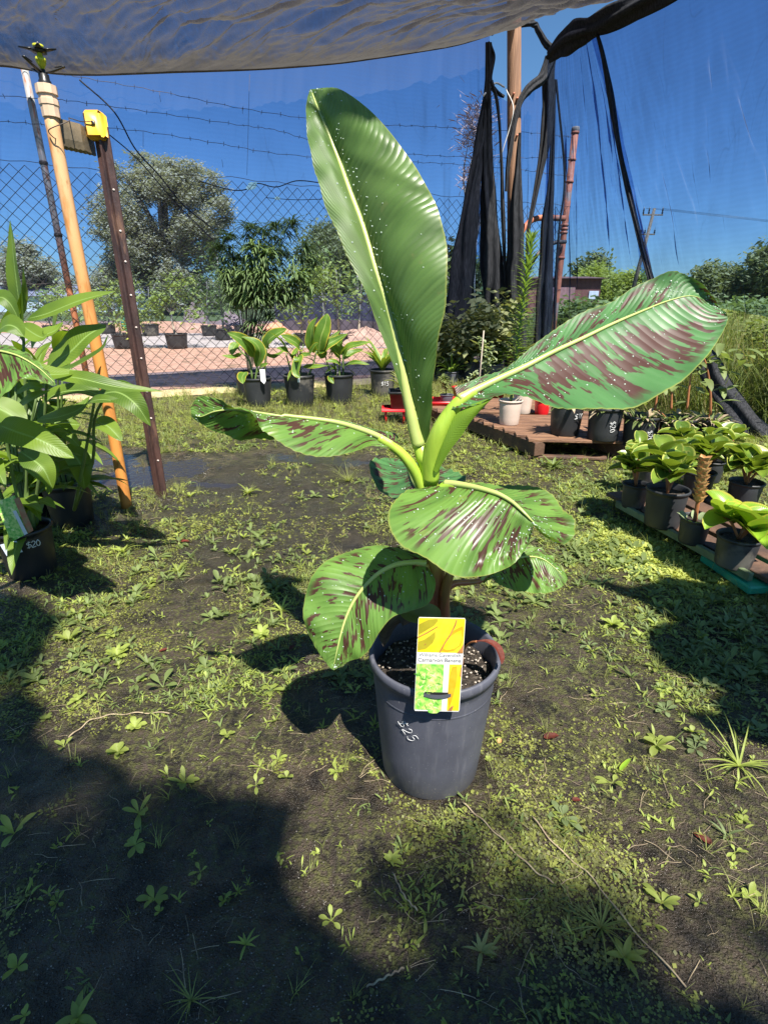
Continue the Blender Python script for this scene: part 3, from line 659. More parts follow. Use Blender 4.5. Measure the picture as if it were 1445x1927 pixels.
t_ = NT('pseudostem_skin'); z_ = t_.sep(t_.coord('Object'))[2]; ns = t_.noise(1, 4, t_.scale(t_.coord('Object'), (40, 40, 5)))
c_ = t_.mix(t_.ramp(t_.math('ADD', z_, t_.math('MULTIPLY', ns, .12)), .55, .74), (0.30, 0.10, 0.05), (0.36, 0.47, 0.04)); c_ = t_.mix(t_.ramp(ns, .5, .62), c_, (0.20, 0.10, 0.03))
M['pstem'] = t_.done(t_.bsdf(c_, .35, .5, 0, t_.bump(ns, .2, .005)))
stemtube('pseudostem', [(822,1235,1.05),(820,1170,1.05),(818,1090,1.045),(812,1000,1.04),(807,930,1.035),(806,880,1.03)], (.029, .026, .024, .022, .021, .018), 'pstem')
stemtube('leaf_sheath', [(838,1180,1.03),(836,1120,1.02),(848,1075,1.015)], (.012, .012, .009), 'pstem')
stemtube('leaf_sheath', [(806,1160,1.03),(806,1100,1.02),(800,1062,1.02)], (.012, .010, .007), 'pstem')
stemtube('leaf_stalk', [(805,905,1.025),(801,870,1.022),(796,858,1.02),(790,838,1.03),(785,815,1.04)], (.017, .0165, .0155, .0138, .011), 'stem')
stemtube('leaf_stalk', [(808,905,1.02),(812,860,1.01),(826,815,1.0),(846,778,1.0),(868,752,1.0),(893,737,1.01)], (.019, .019, .017, .014, .011, .009), 'stem')
stemtube('leaf_stalk', [(798,935,1.02),(788,905,1.015),(775,878,1.01),(757,855,1.01),(735,838,1.01),(712,824,1.01)], (.010, .011, .011, .010, .009, .008), 'stem')
stemtube('leaf_stalk', [(803,940,1.06),(796,915,1.07),(790,925,1.10)], (.008, .007, .006), 'stem')
stemtube('leaf_stalk', [(815,990,1.02),(822,940,1.0),(836,916,1.0),(862,914,.985)], (.013, .012, .010, .008), 'stem')
stemtube('leaf_stalk', [(826,1130,1.03),(850,1100,1.04),(880,1096,1.045),(905,1092,1.05),(930,1073,1.06)], (.010, .008, .007, .006, .005), 'pstem')
stemtube('leaf_stalk', [(812,1150,1.03),(806,1100,1.02),(798,1068,1.02),(778,1060,1.015)], (.011, .010, .008, .007), 'pstem')
# sheath blade hanging under the right-hand leaf stalk
mb = MB(); A = crom([S(812,880,1.0), S(826,830,.995), S(848,790,.99), S(880,765,.98), S(925,748,.97)], 20); B_ = crom([S(822,890,.995), S(845,850,.985), S(868,820,.98), S(888,790,.975), S(925,750,.968)], 20)
mb.grid([[A[i].lerp(B_[i], q/5)+Vector((0, -.006*math.sin(q*.6), 0)) for q in range(6)] for i in range(20)]); mb.build('leaf_sheath', leafmat('sheath_leaf', (.22, .36, .03), (.16, .28, .03), (.5, .65, .03), .35, .35), ban)
# young rolled shoot beside the stem
# withered bits at the base
mb = MB(); pleaf(mb, [S(808,1150,1.02), S(775,1152,.99), S(745,1160,.97), S(728,1185,.98), S(722,1215,1.0)], .055, 'ovate', 16, .3, -.5, .09); mb.build('withered_leaf', M['greywood'], ban)
mb = MB(); pleaf(mb, [S(828,1168,.97), S(800,1158,.96), S(775,1156,.96), S(752,1148,.98)], .05, 'ovate', 16, -.2, .5, .05); mb.build('withered_leaf', M['herb'], ban)
mb = MB(); pleaf(mb, [S(895,1207,.985), S(915,1207,.98), S(930,1215,.975), S(940,1232,.96), S(943,1250,.94)], .021, 'obov', 16, .6, .5, .04); mb.build('withered_leaf', M['deadleaf'], ban)
mb = MB(); mb.tube(crom([S(870,1255,1.03), S(872,1225,1.02), S(884,1210,1.0), S(897,1207,.985)], 14), [.0025]*14, 6); mb.tube(crom([S(858,1262,1.03), S(862,1215,1.03), S(866,1180,1.03)], 8), [.006, .0055, .005, .0045, .004, .0035, .003, .002], 6); mb.build('dry_leaf_stalk', M['redstem'], ban)
# water drops lying on the leaves
mb = MB()
def dropat(p, nn, r):
    a = nn.orthogonal().normalized(); b = nn.cross(a); vs_ = [p+nn*r*.75]; fs = []
    for ring, (rr, hh) in enumerate(((.62, .58), (1.0, .0))):
        for q in range(7): vs_.append(p + (a*math.cos(q*.8976)+b*math.sin(q*.8976))*r*rr + nn*r*hh)
    for q in range(7): fs += [(0, 1+q, 1+(q+1) % 7), (1+q, 8+q, 8+(q+1) % 7, 1+(q+1) % 7)]
    mb.add(vs_, fs)
for (o, rows), cnt, facing in zip(LV, (200, 620, 260, 60, 480, 120, 200), (Vector((0, -1, .3)), Vector((0, -.6, .8)), Vector((0, -.6, .8)), Vector((0, -.4, .9)), Vector((0, -.6, .8)), Vector((0, -.6, .8)), Vector((0, -.6, .8)))):
    n = len(rows); m = len(rows[0])
    for k in range(cnt):
        i = random.randrange(3, n-4); j = random.randrange(2, m-3)
        if mn.noise(Vector((i*.12, j*.2, cnt))) < -.05+random.uniform(-.25, .35): continue
        p00, p10, p01 = rows[i][j], rows[i+1][j], rows[i][j+1]
        nn = (p10-p00).cross(p01-p00)
        if nn.length < 1e-10: continue
        nn.normalize()
        if nn.dot(facing) < 0: nn = -nn
        p = p00 + (p10-p00)*random.random() + (p01-p00)*random.random()
        dropat(p+nn*.0003, nn, random.choice((.0008, .0009, .0011, .0013, .0018)))
for k in range(80):                                             # beads along the upright midrib
    n = len(LV[0][1]); i = random.randrange(14, n-22); p = LV[0][1][i][13].lerp(LV[0][1][i][15], random.random()**1.5)
    dropat(p+Vector((0, -.001, 0)), Vector((0, -1, .2)).normalized(), random.choice((.0008, .0011, .0017)))
dro = mb.build('water_drops', M['drop'], ban); dro['kind'] = 'stuff'

# ---------------------------------------------------------------- the plant tag, hung over the rim
TA, TB_, TC_, TD = S(783,1161,.895), S(872,1163,.895), S(866,1342,.866), S(779,1337,.866)
ux = (TB_-TA); uy = (TA-TD); Wt, Ht = ux.length, uy.length; ux.normalize(); uy = (uy-ux*uy.dot(ux)).normalized(); un = ux.cross(uy)
def tp(u, v, z=0.0): return TD + ux*u*Wt + uy*v*Ht + un*z
tagr = empty('plant_tag', TD, 'bright yellow plant label card with banana pictures, slotted over the front pot rim', 'plant label')
def flat(name, mat, poly, z, th=.0003, parent=tagr):
    mb = MB(); mb.prism([tp(u, v, z) for u, v in poly], un*th); return mb.build(name, mat, parent, False)
def emcol(name, c1, c2, sc=60, rough=.35, c3=None): return basic(name, c1, c2, rough, sc, c3=c3)
yel = emcol('print_yellow', (.66, .46, .012), (.70, .54, .03), 30); yel2 = emcol('print_orange', (.66, .28, .012), (.70, .36, .02), 40); olive = emcol('print_olive', (.34, .29, .02), (.28, .24, .015), 40)
prw = emcol('print_white', (.60, .60, .58), (.56, .56, .54), 20); brn = emcol('print_brown', (.45, .2, .06), (.3, .13, .04), 60)
grp = emcol('print_green_foliage', (.12, .42, .05), (.45, .62, .15), 90, c3=(.7, .75, .3))
card = flat('card', prw, [(.0,.02),(.02,0),(.30,0),(.33,-.018),(.40,-.025),(.50,-.022),(.56,0),(.98,0),(1,.02),(1,.98),(.98,1),(.02,1),(0,.98)], 0, .0012)
tz = .0012
flat('yellow_picture', yel, [(.01,.64),(.99,.64),(.99,.985),(.975,.995),(.02,.995),(.01,.985)], tz+.0001)
flat('fruit_shape', yel2, [(.52,.66),(.55,.72),(.64,.80),(.76,.87),(.86,.90),(.95,.92),(.97,.82),(.93,.72),(.80,.665),(.65,.65)], tz+.0005)
flat('fruit_shape', yel, [(.56,.68),(.60,.75),(.70,.81),(.84,.86),(.93,.88),(.95,.80),(.90,.72),(.78,.68),(.64,.665)], tz+.0009)
flat('fruit_shape', olive, [(.02,.66),(.20,.68),(.33,.74),(.38,.80),(.37,.86),(.28,.82),(.14,.77),(.02,.75)], tz+.0005)
flat('fruit_shape', olive, [(.02,.82),(.18,.87),(.34,.92),(.42,.97),(.40,.99),(.22,.98),(.02,.93)], tz+.0005)
for pl in ([(.0,.79),(.2,.84),(.42,.91),(.42,.917),(.2,.853),(.0,.80)], [(.5,.64),(.6,.74),(.72,.84),(.80,.93),(.82,.985),(.80,.985),(.77,.93),(.69,.84),(.57,.74),(.48,.65)], [(.86,.64),(.99,.64),(.99,.74),(.95,.70)], [(.15,.715),(.19,.725),(.17,.735)]):
    flat('outline_mark', brn, pl, tz+.0013)
flat('text_band', prw, [(.0,.525),(1,.525),(1,.635),(0,.635)], tz+.0005)
flat('plant_picture', grp, [(.01,.02),(.60,.01),(.60,.515),(.01,.515)], tz+.0003)
flat('plant_picture', grp, [(.30,.0),(.33,-.016),(.40,-.022),(.50,-.02),(.56,0),(.56,.0),(.56,.011),(.30,.011)], tz+.0004)
flat('yellow_picture', yel, [(.72,.012),(.985,.012),(.985,.515),(.72,.515)], tz+.0003)
flat('fruit_shape', yel2, [(.76,.02),(.80,.10),(.87,.25),(.90,.40),(.88,.50),(.78,.49),(.74,.40),(.73,.2)], tz+.0007)
flat('outline_mark', brn, [(.74,.012),(.83,.012),(.86,.07),(.80,.055)], tz+.0009)
flat('outline_mark', brn, [(.955,.40),(.985,.38),(.985,.50),(.965,.48)], tz+.0009)
for k in range(70):                                       # painted leaves in the green picture
    u = random.uniform(.03, .52); v = random.uniform(.03, .47); a = random.uniform(0, 3.1); l = random.uniform(.04, .13); cc, ss = math.cos(a)*l*.6, math.sin(a)*l*.35
    c = random.choice(((.55, .72, .15), (.10, .30, .04), (.25, .55, .08), (.65, .70, .35)))
    key = 'pl%.2f' % c[0]
    if key not in M: M[key] = basic('print_leaf', c, tuple(q*.8 for q in c), .35, 60)
    if k == 0: pls = {}
    pls.setdefault(key, MB()).prism([tp(u-cc, v-ss, tz+.0006+k*.00001), tp(u+ss*.2, v-cc*.12, tz+.0006+k*.00001), tp(min(.585, u+cc), v+ss, tz+.0006+k*.00001), tp(u-ss*.2, v+cc*.12, tz+.0006+k*.00001)], un*.0002)
for k in pls: pls[k].build('plant_picture', M[k], tagr, False)
def text(body, p, size, right, upv, mat, parent, ext=.0002, sx=1.0, name='lettering'):
    cu = bpy.data.curves.new(name, 'FONT'); cu.body = body; cu.size = size; cu.extrude = ext; cu.materials.append(mat)
    tmp = bpy.data.objects.new('t', cu); COL.objects.link(tmp); dg = bpy.context.evaluated_depsgraph_get(); me = bpy.data.meshes.new_from_object(tmp.evaluated_get(dg)); bpy.data.objects.remove(tmp)
    if not me.materials: me.materials.append(mat)
    o = bpy.data.objects.new(name, me); COL.objects.link(o)
    n_ = right.cross(upv).normalized()
    from mathutils import Matrix
    mtx = Matrix(((right.x*sx, upv.x, n_.x, p.x), (right.y*sx, upv.y, n_.y, p.y), (right.z*sx, upv.z, n_.z, p.z), (0, 0, 0, 1)))
    o.matrix_world = mtx
    if parent is not None: o.parent = parent; o.matrix_parent_inverse = parent.matrix_basis.inverted()
    return o
ink = basic('grey_ink', (.03, .03, .05), (.04, .04, .06), .5)
ink2 = basic('pale_ink', (.09, .10, .14), (.1, .11, .15), .5)
text('Williams Cavendish', tp(.05, .597, tz+.0009), .0108, ux, uy, ink2, tagr, sx=.98)
text('Carnarvon Banana', tp(.03, .542, tz+.0009), .0118, ux, uy, ink, tagr, sx=.98)
# strap of the rim through the slot
flat('slot', M['black'], [(.19,.155),(.79,.150),(.79,.212),(.19,.215)], tz+.0006)
mb = MB(); mb.grid([[tp(u, v, tz+.0012+.0035*math.sin(math.pi*(u-.19)/.6)) for v in (.165-.012*math.sin(math.pi*(u-.19)/.6), .185-.010*math.sin(math.pi*(u-.19)/.6), .202-.006*math.sin(math.pi*(u-.19)/.6))] for u in np.linspace(.19, .79, 12)])
mb.build('rim_showing_through_slot', basic('pot_rim_grey', (.07, .075, .09), (.06, .065, .08), .4), tagr)
mb = MB()                                                   # hook of the card over the rim
mb.tube(crom([tp(.5, .35, -.002), tp(.5, .22, -.004), tp(.5, .1, -.003)], 8), .0015, 6); mb.build('hook', prw, tagr)

# ================================================================== SHADE HOUSE
def fbm(v, o=3): return sum(mn.noise(v*(2**i))*.5**i for i in range(o))
# roof cloth: rear edge hangs along the fence wires, front edge runs overhead
edge = [(-260,150),(-120,128),(0,123),(100,137),(170,140),(250,138),(330,135),(400,133),(480,130),(560,125),(640,118),(700,110),(780,98),(860,84),(925,64),(960,50)]
NC = 380
E = crom([FP(*q, -.12) for q in edge], NC)
front = crom([Vector((x, y, 3.55)) for x, y in ((-6.5,4.2), (-4.5,4.9), (-2.5,5.2), (-.5,5.3), (1.2,5.5), (2.3,5.6))], NC)
mb = MB(); rows = []; NR = 170
for i in range(NR):
    t = i/(NR-1); row = []
    for j in range(NC):
        p = E[j].lerp(front[j], t**1.15); s_ = j/(NC-1)
        q = Vector((s_*14, t*5, 0))
        # folds that run from the rear edge up and to the right, and fine crumples
        r1 = abs(fbm(Vector((s_*12 - t*3.0, t*1.0+s_*2, 3)))); r2 = abs(mn.noise(Vector((s_*34-t*7+1.5*math.sin(t*4), t*2.0, 6)))); r3 = abs(mn.noise(Vector((s_*90-t*22+2*mn.noise(Vector((s_*20, t*3, 1))), t*5, 6))))
        sag = -.05*math.sin(math.pi*min(1, t*2.6))*(0.6+.4*math.sin(s_*9)) + .32*t*(1-t)
        p = p + Vector((0, 0, sag - .16*r1*math.sin(math.pi*min(1, t*1.0)) - .11*r2*min(1, t*1.8) - .045*r3*min(1, t*3) - .02*abs(mn.noise(Vector((s_*190-t*40, t*14, 2))))*min(1, t*5)))
        row.append(p)
    rows.append(row)
mb.grid(rows); roof = tag(mb.build('roof_shade_cloth', M['cloth_roof']), 'crumpled grey-black shade cloth roof sagging above the fence', 'shade cloth')
# seam cord on the roof edge
mb = MB(); mb.tube([p+Vector((0, -.004, -.004)) for p in E], .010, 6); mb.build('hem', basic('roof_hem', (.16, .13, .12), (.1, .09, .08), .8), roof)
def veil(name, label, A, B, nr, nc, fold, mat, f1=9, seed=0, cat='shade cloth', parent=None):
    """curtain between top rail A and bottom rail B with hanging folds"""
    A = crom(A, nc); B = crom(B, nc); rows = []
    for i in range(nr):
        t = i/(nr-1); row = []
        for j in range(nc):
            s_ = j/(nc-1); p = A[j].lerp(B[j], t)
            h = abs(mn.noise(Vector((s_*f1+seed, t*1.1, seed))))*.8 + .35*abs(mn.noise(Vector((s_*f1*3+t*2, t*2, seed+4)))) + .1*mn.noise(Vector((s_*f1*6-t*6, t*6, seed)))
            row.append(p + Vector((0.1, -1, 0))*fold*h*min(1, t*3+.15))
        rows.append(row)
    mb = MB(); mb.grid(rows); o = mb.build(name, mat, parent)
    if parent is None: tag(o, label, cat)
    return o
# back curtain behind the wires
topL = [FP(x, y, .10) for x, y in ((-330,120),(-160,110),(0,112),(150,125),(300,125),(450,120),(600,110),(750,92),(860,75),(921,58))]
botL = [FP(x, y, .10) for x, y in ((-330,600),(-160,610),(0,600),(150,612),(300,604),(450,612),(600,600),(750,610),(860,630),(925,650))]
veil('back_shade_curtain', 'dark translucent shade cloth hung behind the barbed wires, with two small tears', topL, botL, 60, 300, .16, M['cloth_wall'], 24, 1)
# lower middle curtain, behind the pole and under the gap in the cloth
topM = [FP(x, y, .14) for x, y in ((924,150),(936,176),(952,190),(972,196),(992,172),(1015,140),(1036,112))]
botM = [FP(x, y, .14) for x, y in ((860,690),(890,694),(915,694),(950,694),(985,690),(1015,685),(1045,680))]
veil('corner_shade_curtain', 'gathered translucent shade cloth below the gap beside the timber pole', topM, botM, 50, 120, .16, M['cloth_wall'], 9, 5)
# right wall left of the seam, reaching down
SE = [WP(1040,96), WP(1075,72), WP(1115,52), WP(1160,30), WP(1230,0), WP(1330,-60), WP(1460,-150), WP(1640,-290)]
seamtop = SE[2]
topR = [WP(1030,104), WP(1046,92), WP(1065,80), WP(1085,68), WP(1104,58), WP(1119,50)]
botR = [WP(1010,668), WP(1050,668), WP(1090,665), WP(1140,640), WP(1190,600), WP(1236,562)]
veil('side_shade_curtain', 'pleated translucent shade cloth hanging right of the corner down to the plants', topR, botR, 60, 160, .26, M['cloth_wall'], 8, 8)
topS = [WP(1108,56), WP(1160,30), WP(1230,0), WP(1330,-60), WP(1460,-150), WP(1640,-290)]
botS = [WP(1214,562), WP(1270,566), WP(1320,575), WP(1400,590), WP(1500,610), WP(1640,640)]
veil('side_shade_cloth', 'broad taut blue-tinted shade cloth panel closing the right side', topS, botS, 60, 200, .34, M['cloth_wall'], 5, 12)
# dark folded seam
def rope(name, label, pts, rad, mat='cloth_thick', seed=0, n=12, cat='shade cloth', parent=None, fl=.25):
    P = crom(pts, 60); rr = [r.x for r in crom([Vector((r, 0, 0)) for r in rad], 60)]; rows = []; ref = None
    for i in range(60):
        d = (P[min(i+1, 59)]-P[max(i-1, 0)]).normalized(); ref = ref or Vector((1, 0, 0)); a = (ref-d*ref.dot(d)).normalized(); b = d.cross(a); row = []
        for q in range(28):
            th = q*2*math.pi/28; k = 1 + fl*math.sin(th*5+seed+mn.noise(Vector((i*.05, seed, 0)))*5) + .25*mn.noise(Vector((i*.12, q*.4 if q < 14 else (28-q)*.4, seed)))
            row.append(P[i] + (a*math.cos(th)+b*math.sin(th))*rr[i]*k)
        rows.append(row)
    mb = MB(); mb.grid(rows, close=True); o = mb.build(name, M[mat], parent)
    if parent is None: tag(o, label, cat)
    return o
rope('rolled_cloth_seam', 'thick black rolled seam of cloth climbing from the corner to the upper right', [WP(1034,108,-.03), WP(1056,86,-.04), WP(1085,66,-.05), WP(1115,50,-.05), WP(1150,32,-.05), WP(1230,-4,-.05), WP(1330,-62,-.05), WP(1460,-150,-.05)], (.05, .085, .11, .075, .095, .09, .08, .07), seed=3)
rope('seam_cord', 'thin dark cord line running down the right-hand cloth', [WP(1121,56,-.03), WP(1135,110,-.03), WP(1150,190,-.03), WP(1165,280,-.03), WP(1184,370,-.03), WP(1208,470,-.03), WP(1228,540,-.03)], (.010, .018, .026, .020, .022, .022, .026), seed=4)
rope('bundled_cloth_hem', 'grey-black bundled cloth hem slanting down to the ground behind the right pots', [WP(1228,540,-.05), WP(1285,620,-.05), WP(1325,672,-.05), WP(1345,715,-.05), WP(1378,765,-.05), WP(1412,808,-.05), WP(1450,842,-.05), WP(1520,880,-.05)], (.03, .04, .075, .09, .085, .085, .08, .08), seed=5)
# gathered black drapes at the corner
def drape(label, pts, rad, seed, off=-.1): rope('gathered_cloth_drape', label, [FP(x, y, off) for x, y in pts], rad, seed=seed, fl=.32)
drape('leftmost black gathered drape, widest at its foot beside the upright leaf', [(918,80),(917,170),(905,250),(893,330),(882,410),(872,490),(862,570),(850,640),(845,700)], (.03, .035, .05, .075, .10, .13, .17, .24, .27), 1, -.18)
drape('second black gathered drape, just left of the timber pole', [(918,150),(917,210),(916,290),(919,370),(923,450),(927,530),(934,610),(938,690)], (.03, .04, .06, .085, .11, .13, .13, .12), 2, -.22)
drape('narrow black gathered drape hanging between the timber pole and the rusty post', [(1040,95),(1032,140),(1031,200),(1024,270),(1012,340),(1000,400),(992,450),(990,560),(986,660)], (.05, .06, .07, .055, .035, .025, .02, .018, .015), 6, -.30)
drape('straight dark strip of gathered cloth in front of the rusty brace', [(1043,150),(1040,250),(1036,340),(1030,420),(1026,500),(1022,580),(1018,660)], (.018, .022, .035, .065, .085, .10, .095), 7, -.34)
drape('thin dark thread of twisted cloth right of the straight strip', [(1046,150),(1062,330),(1052,430),(1046,520),(1042,640)], (.012, .012, .012, .018, .012), 9, -.36)
drape('black cloth strand looped across the timber pole', [(1036,110),(1020,146),(996,166),(980,190),(968,230),(957,300),(952,360)], (.06, .05, .045, .03, .028, .025, .015), 11, -.42)
drape('brown-black cloth fold lying against the lower timber pole', [(978,250),(974,330),(972,400),(971,480),(972,560),(974,660)], (.015, .04, .075, .095, .105, .11), 15, -.50)
drape('fine twisted cloth strand left of the timber pole', [(924,152),(936,200),(943,300),(946,400),(950,520),(955,640)], (.018, .016, .015, .022, .018, .015), 12, -.36)
# rim of the gap in the cloth
rope('gap_edge_cord', 'dark cord round the sky gap at the top of the timber pole', [FP(925,62,-.15), FP(950,50,-.15), FP(1000,44,-.15), FP(1012,58,-.15), FP(1025,80,-.15), FP(1036,92,-.15)], (.025, .03, .03, .03, .035, .04), seed=8)
rope('gap_edge_cord', 'pale-edged slack cloth cord below the sky gap, left of the timber pole', [FP(920,82,-.15), FP(928,110,-.15), FP(921,150,-.15), FP(932,172,-.15), FP(948,182,-.15)], (.03, .02, .03, .025, .015), seed=9)
# added out-of-view sheets behind and above the camera, cut to cast the wanted shadows
tw = NT('thin_shadow_blocker'); ow = tw.coord('Object'); kw = tw.ramp(tw.noise(2.6, 5, ow, .6), .40, .56)
tpw = tw.node('ShaderNodeBsdfTransparent'); mw = tw.node('ShaderNodeMixShader'); tw.link(tw.math('MULTIPLY', kw, .80), mw.inputs[0]); tw.link(tpw.outputs[0], mw.inputs[1]); tw.link(tw.bsdf((.03, .03, .035), .8), mw.inputs[2]); M['blocker_thin'] = tw.done(mw.outputs[0])
tw = NT('patchy_shadow_blocker'); ow = tw.coord('Object'); kw = tw.ramp(tw.math('ADD', tw.noise(2.2, 2, ow, .5), tw.math('MULTIPLY', tw.noise(9, 4, ow, .6), .35)), .50, .60)
tpw = tw.node('ShaderNodeBsdfTransparent'); mw = tw.node('ShaderNodeMixShader'); tw.link(tw.math('MULTIPLY_ADD', kw, .44, .55), mw.inputs[0]); tw.link(tpw.outputs[0], mw.inputs[1]); tw.link(tw.bsdf((.03, .03, .035), .8), mw.inputs[2]); M['blocker_patchy'] = tw.done(mw.outputs[0])
def overhead(name, label, poly, z, mat='blocker_dense', sub=5):
    # poly: ground points (image pixels) of the shadow outline
    pts = []
    for q in poly:
        g = (G(*q) if len(q) == 2 else Vector((q[0], q[1], 0))) if not isinstance(q, Vector) else q - SUN*(q.z/SUN.z); k = z/SUN.z; pts.append(g + Vector((SUN.x*k, SUN.y*k, z)))
    out = []
    n = len(pts)
    for i in range(n):
        a, b = pts[i], pts[(i+1) % n]; m = max(2, int((b-a).length/.06))
        for j in range(m):
            p = a.lerp(b, j/m); out.append(p + Vector((mn.noise(p*5)*.05+mn.noise(p*16)*.02, mn.noise(p*5+Vector((9, 0, 0)))*.05+mn.noise(p*16+Vector((9, 0, 0)))*.02, 0)))
    mb = MB(); mb.prism(out, (0, 0, .004)); o = mb.build(name, M[mat], None, False); return tag(o, label, 'shade cloth')
overhead('shadow_blocker', 'added unseen patchy sheet that shades the near end of the path', [(-60,1100),(60,1120),(118,1168),(88,1230),(60,1300),(110,1330),(90,1380),(160,1420),(210,1400),(260,1460),(330,1450),(400,1490),(470,1480),(540,1498),(548,1560),(545,1650),(600,1705),(680,1790),(800,1850),(930,1860),(1030,1800),(1120,1800),(1200,1850),(1330,1880),(1500,1900),(2.0,.2,0),(1.9,-1.4,0),(-2.6,-1.4,0),(-2.6,.9,0)], 5.0, 'blocker_patchy')
overhead('shadow_blocker', 'small added unseen flap that shades the tip of the upright leaf', [S(x, y, 1.18) for x, y in ((560,150),(640,140),(730,200),(722,250),(705,300),(692,334),(672,296),(655,330),(628,300),(606,250),(585,215))], 2.9)
overhead('shadow_blocker', 'added unseen thin sheet that dims the near right of the path', [(690,1640),(760,1560),(850,1540),(950,1525),(1050,1570),(1180,1640),(1290,1720),(1500,1760),(2.0,.2,0),(1.9,-1.4,0),(.0,-1.4,0),(-.1,.3,0)], 6.0, 'blocker_thin')
overhead('shadow_blocker', 'added unseen ragged strip that shades the right edge of the path', [(1080,1085),(1180,1108),(1240,1090),(1330,1100),(1600,1110),(1700,1420),(1445,1400),(1350,1390),(1268,1345),(1350,1330),(1345,1290),(1240,1250),(1195,1185),(1270,1165),(1150,1120)], 2.9)

# ---------------------------------------------------------------- chain-link fence
fb = Vector((0, 7.93, 0)); fence = empty('chain_link_fence', (0, 7.93, 0), 'rusty wire chain-link fence topped with three strands of barbed wire', 'fence')
fd = Vector((1, .42, 0)).normalized(); fn = Vector((-.42, 1, 0)).normalized()
def fpt(s_, z, o=0.0): return Vector((0, 7.93, z)) + fd*s_ + fn*o
mb = MB(); p_ = .13; s0, s1 = -6.6, 3.03; H0 = 2.46; ncol = int((s1-s0)/p_); nrow = int(H0/p_)
def fw(s_, z): # gentle warp of the mesh
    return fpt(s_ + .02*mn.noise(Vector((s_, z, 0))), z + .035*mn.noise(Vector((s_*.8, 3, 0))), .05*mn.noise(Vector((s_*.7, z*.7, 5))))
def seg(a, b, r=.0034):
    d = (b-a).normalized(); x = d.cross(Vector((0, 1, 0))).normalized()*r; y = d.cross(x).normalized()*r
    mb.add([a+x, a-x*.5+y*.87, a-x*.5-y*.87, b+x, b-x*.5+y*.87, b-x*.5-y*.87], [(0,1,4,3), (1,2,5,4), (2,0,3,5)])
for i in range(ncol):
    for j in range(nrow):
        z = .03 + j*p_; s_ = s0+i*p_
        a, b, c, d = fw(s_, z), fw(s_+p_/2, z+p_/2), fw(s_, z+p_), fw(s_-p_/2, z+p_/2)
        seg(a, b); seg(b, c); seg(c, d); seg(d, a)
for i in range(ncol):
    s_ = s0+i*p_
    a, b = fw(s_, .03+nrow*p_), fw(s_+p_/2, .03+nrow*p_-p_/2)
mb.build('wire_mesh', basic('dark_mesh_wire', (.028, .024, .026), (.05, .04, .038), .7, 4), fence, True)
for z in (.06, 1.25, 2.40):
    mb = MB(); mb.tube([fw(s0+(s1-s0)*k/70, z+.012*math.sin(k*1.7)) for k in range(71)], .003, 4); mb.build('tension_wire', M['wire'], fence)
def post(px_top, s_, top, mat, nm='fence_post', r=.03):
    mb = MB(); lean = S
    mb.tube([fpt(s_, -.02, .05), fpt(s_, 1.0, .05), fpt(s_, 2.0, .05), fpt(s_, top, .05)], r, 16)
    o = mb.build(nm, M[mat], fence); return o
sL = (FP(60, 200)-Vector((0, 7.93, 0))).dot(fd); sR = (FP(1078, 320)-Vector((0, 7.93, 0))).dot(fd)
pl = post(0, sL, 3.25, 'gal', r=.034); pr = post(0, sR, 3.38, 'rust', r=.048)
def bands(o, s_, zs, r, mat):
    for z in zs:
        mb = MB(); mb.lathe([(r, -.018), (r*1.22, -.012), (r*1.22, .012), (r, .018)], tuple(fpt(s_, z, .05)), 16); mb.build('collar', M[mat], o)
bands(pl, sL, (2.42, 1.75), .034, 'wire'); bands(pr, sR, (3.33, 3.0, 2.72, 2.05, 2.1, 2.15, 1.7), .048, 'rust')
mb = MB(); mb.lathe([(.0, .03), (.05, .02), (.058, 0), (.058, -.05), (.048, -.055)], tuple(fpt(sR, 3.38, .05)), 16); mb.build('cap', basic('grey_cap', (.25, .22, .2), (.18, .15, .13), .7, 20), pr)
mb = MB(); q0 = fpt(sR, 0, .05)
def RP(x, y): return FP(x, y, -.05)
mb.tube(crom([RP(1062,411), RP(1030,410), RP(1006,412), RP(990,424), RP(976,450), RP(958,520), RP(930,600), RP(905,680)], 40), .040, 14); mb.build('bent_brace', M['rust'], fence)
mb = MB(); mb.tube(crom([RP(1064,455), RP(1040,458), RP(1010,480), RP(985,530), RP(960,600)], 24), .028, 8); mb.build('diagonal_brace', M['wire'], fence)
# barbed strands
def barbed(pts, n=90):
    mb = MB(); P = crom(pts, n); P = [p+Vector((0, 0, .006*math.sin(i*2.1))) for i, p in enumerate(P)]; mb.tube(P, .0026, 4)
    acc = 0
    for i in range(1, n):
        acc += (P[i]-P[i-1]).length
        if acc > .13:
            acc = 0; d = (P[i]-P[i-1]).normalized()
            for q in range(2):
                v = Vector([random.uniform(-1, 1) for _ in range(3)]); v = (v-d*v.dot(d)).normalized()*.022; mb.tube([P[i]-v, P[i]+v+d*.006], .0022, 3)
    return mb.build('barbed_wire', M['wire'], fence)
barbed([FP(x, y) for x, y in ((-200,110),(60,128),(150,145),(300,172),(450,203),(600,226),(700,234),(800,238),(900,243),(1000,250),(1076,258))])
barbed([FP(x, y) for x, y in ((-200,170),(60,184),(150,192),(300,213),(450,235),(520,245),(600,268),(700,282),(800,292),(900,296),(1000,297),(1072,296))])
barbed([FP(x, y) for x, y in ((-200,232),(0,229),(100,236),(250,245),(400,268),(530,290),(700,302),(800,306),(900,312),(1000,322),(1070,332))])
mb = MB()
for (x0, y0, x1, y1) in ((470,140,467,262),(467,262,465,330),(300,172,303,192),(270,248,270,278),(418,300,420,315),(456,203,457,214)):
    mb = MB(); mb.tube([FP(x0, y0), FP(x1, y1)], .002, 4); mb.build('tie_wire', M['wire'], fence)
mb = MB()                                                  # slack cloth threads, then two pale pieces painted as sky seen through tears
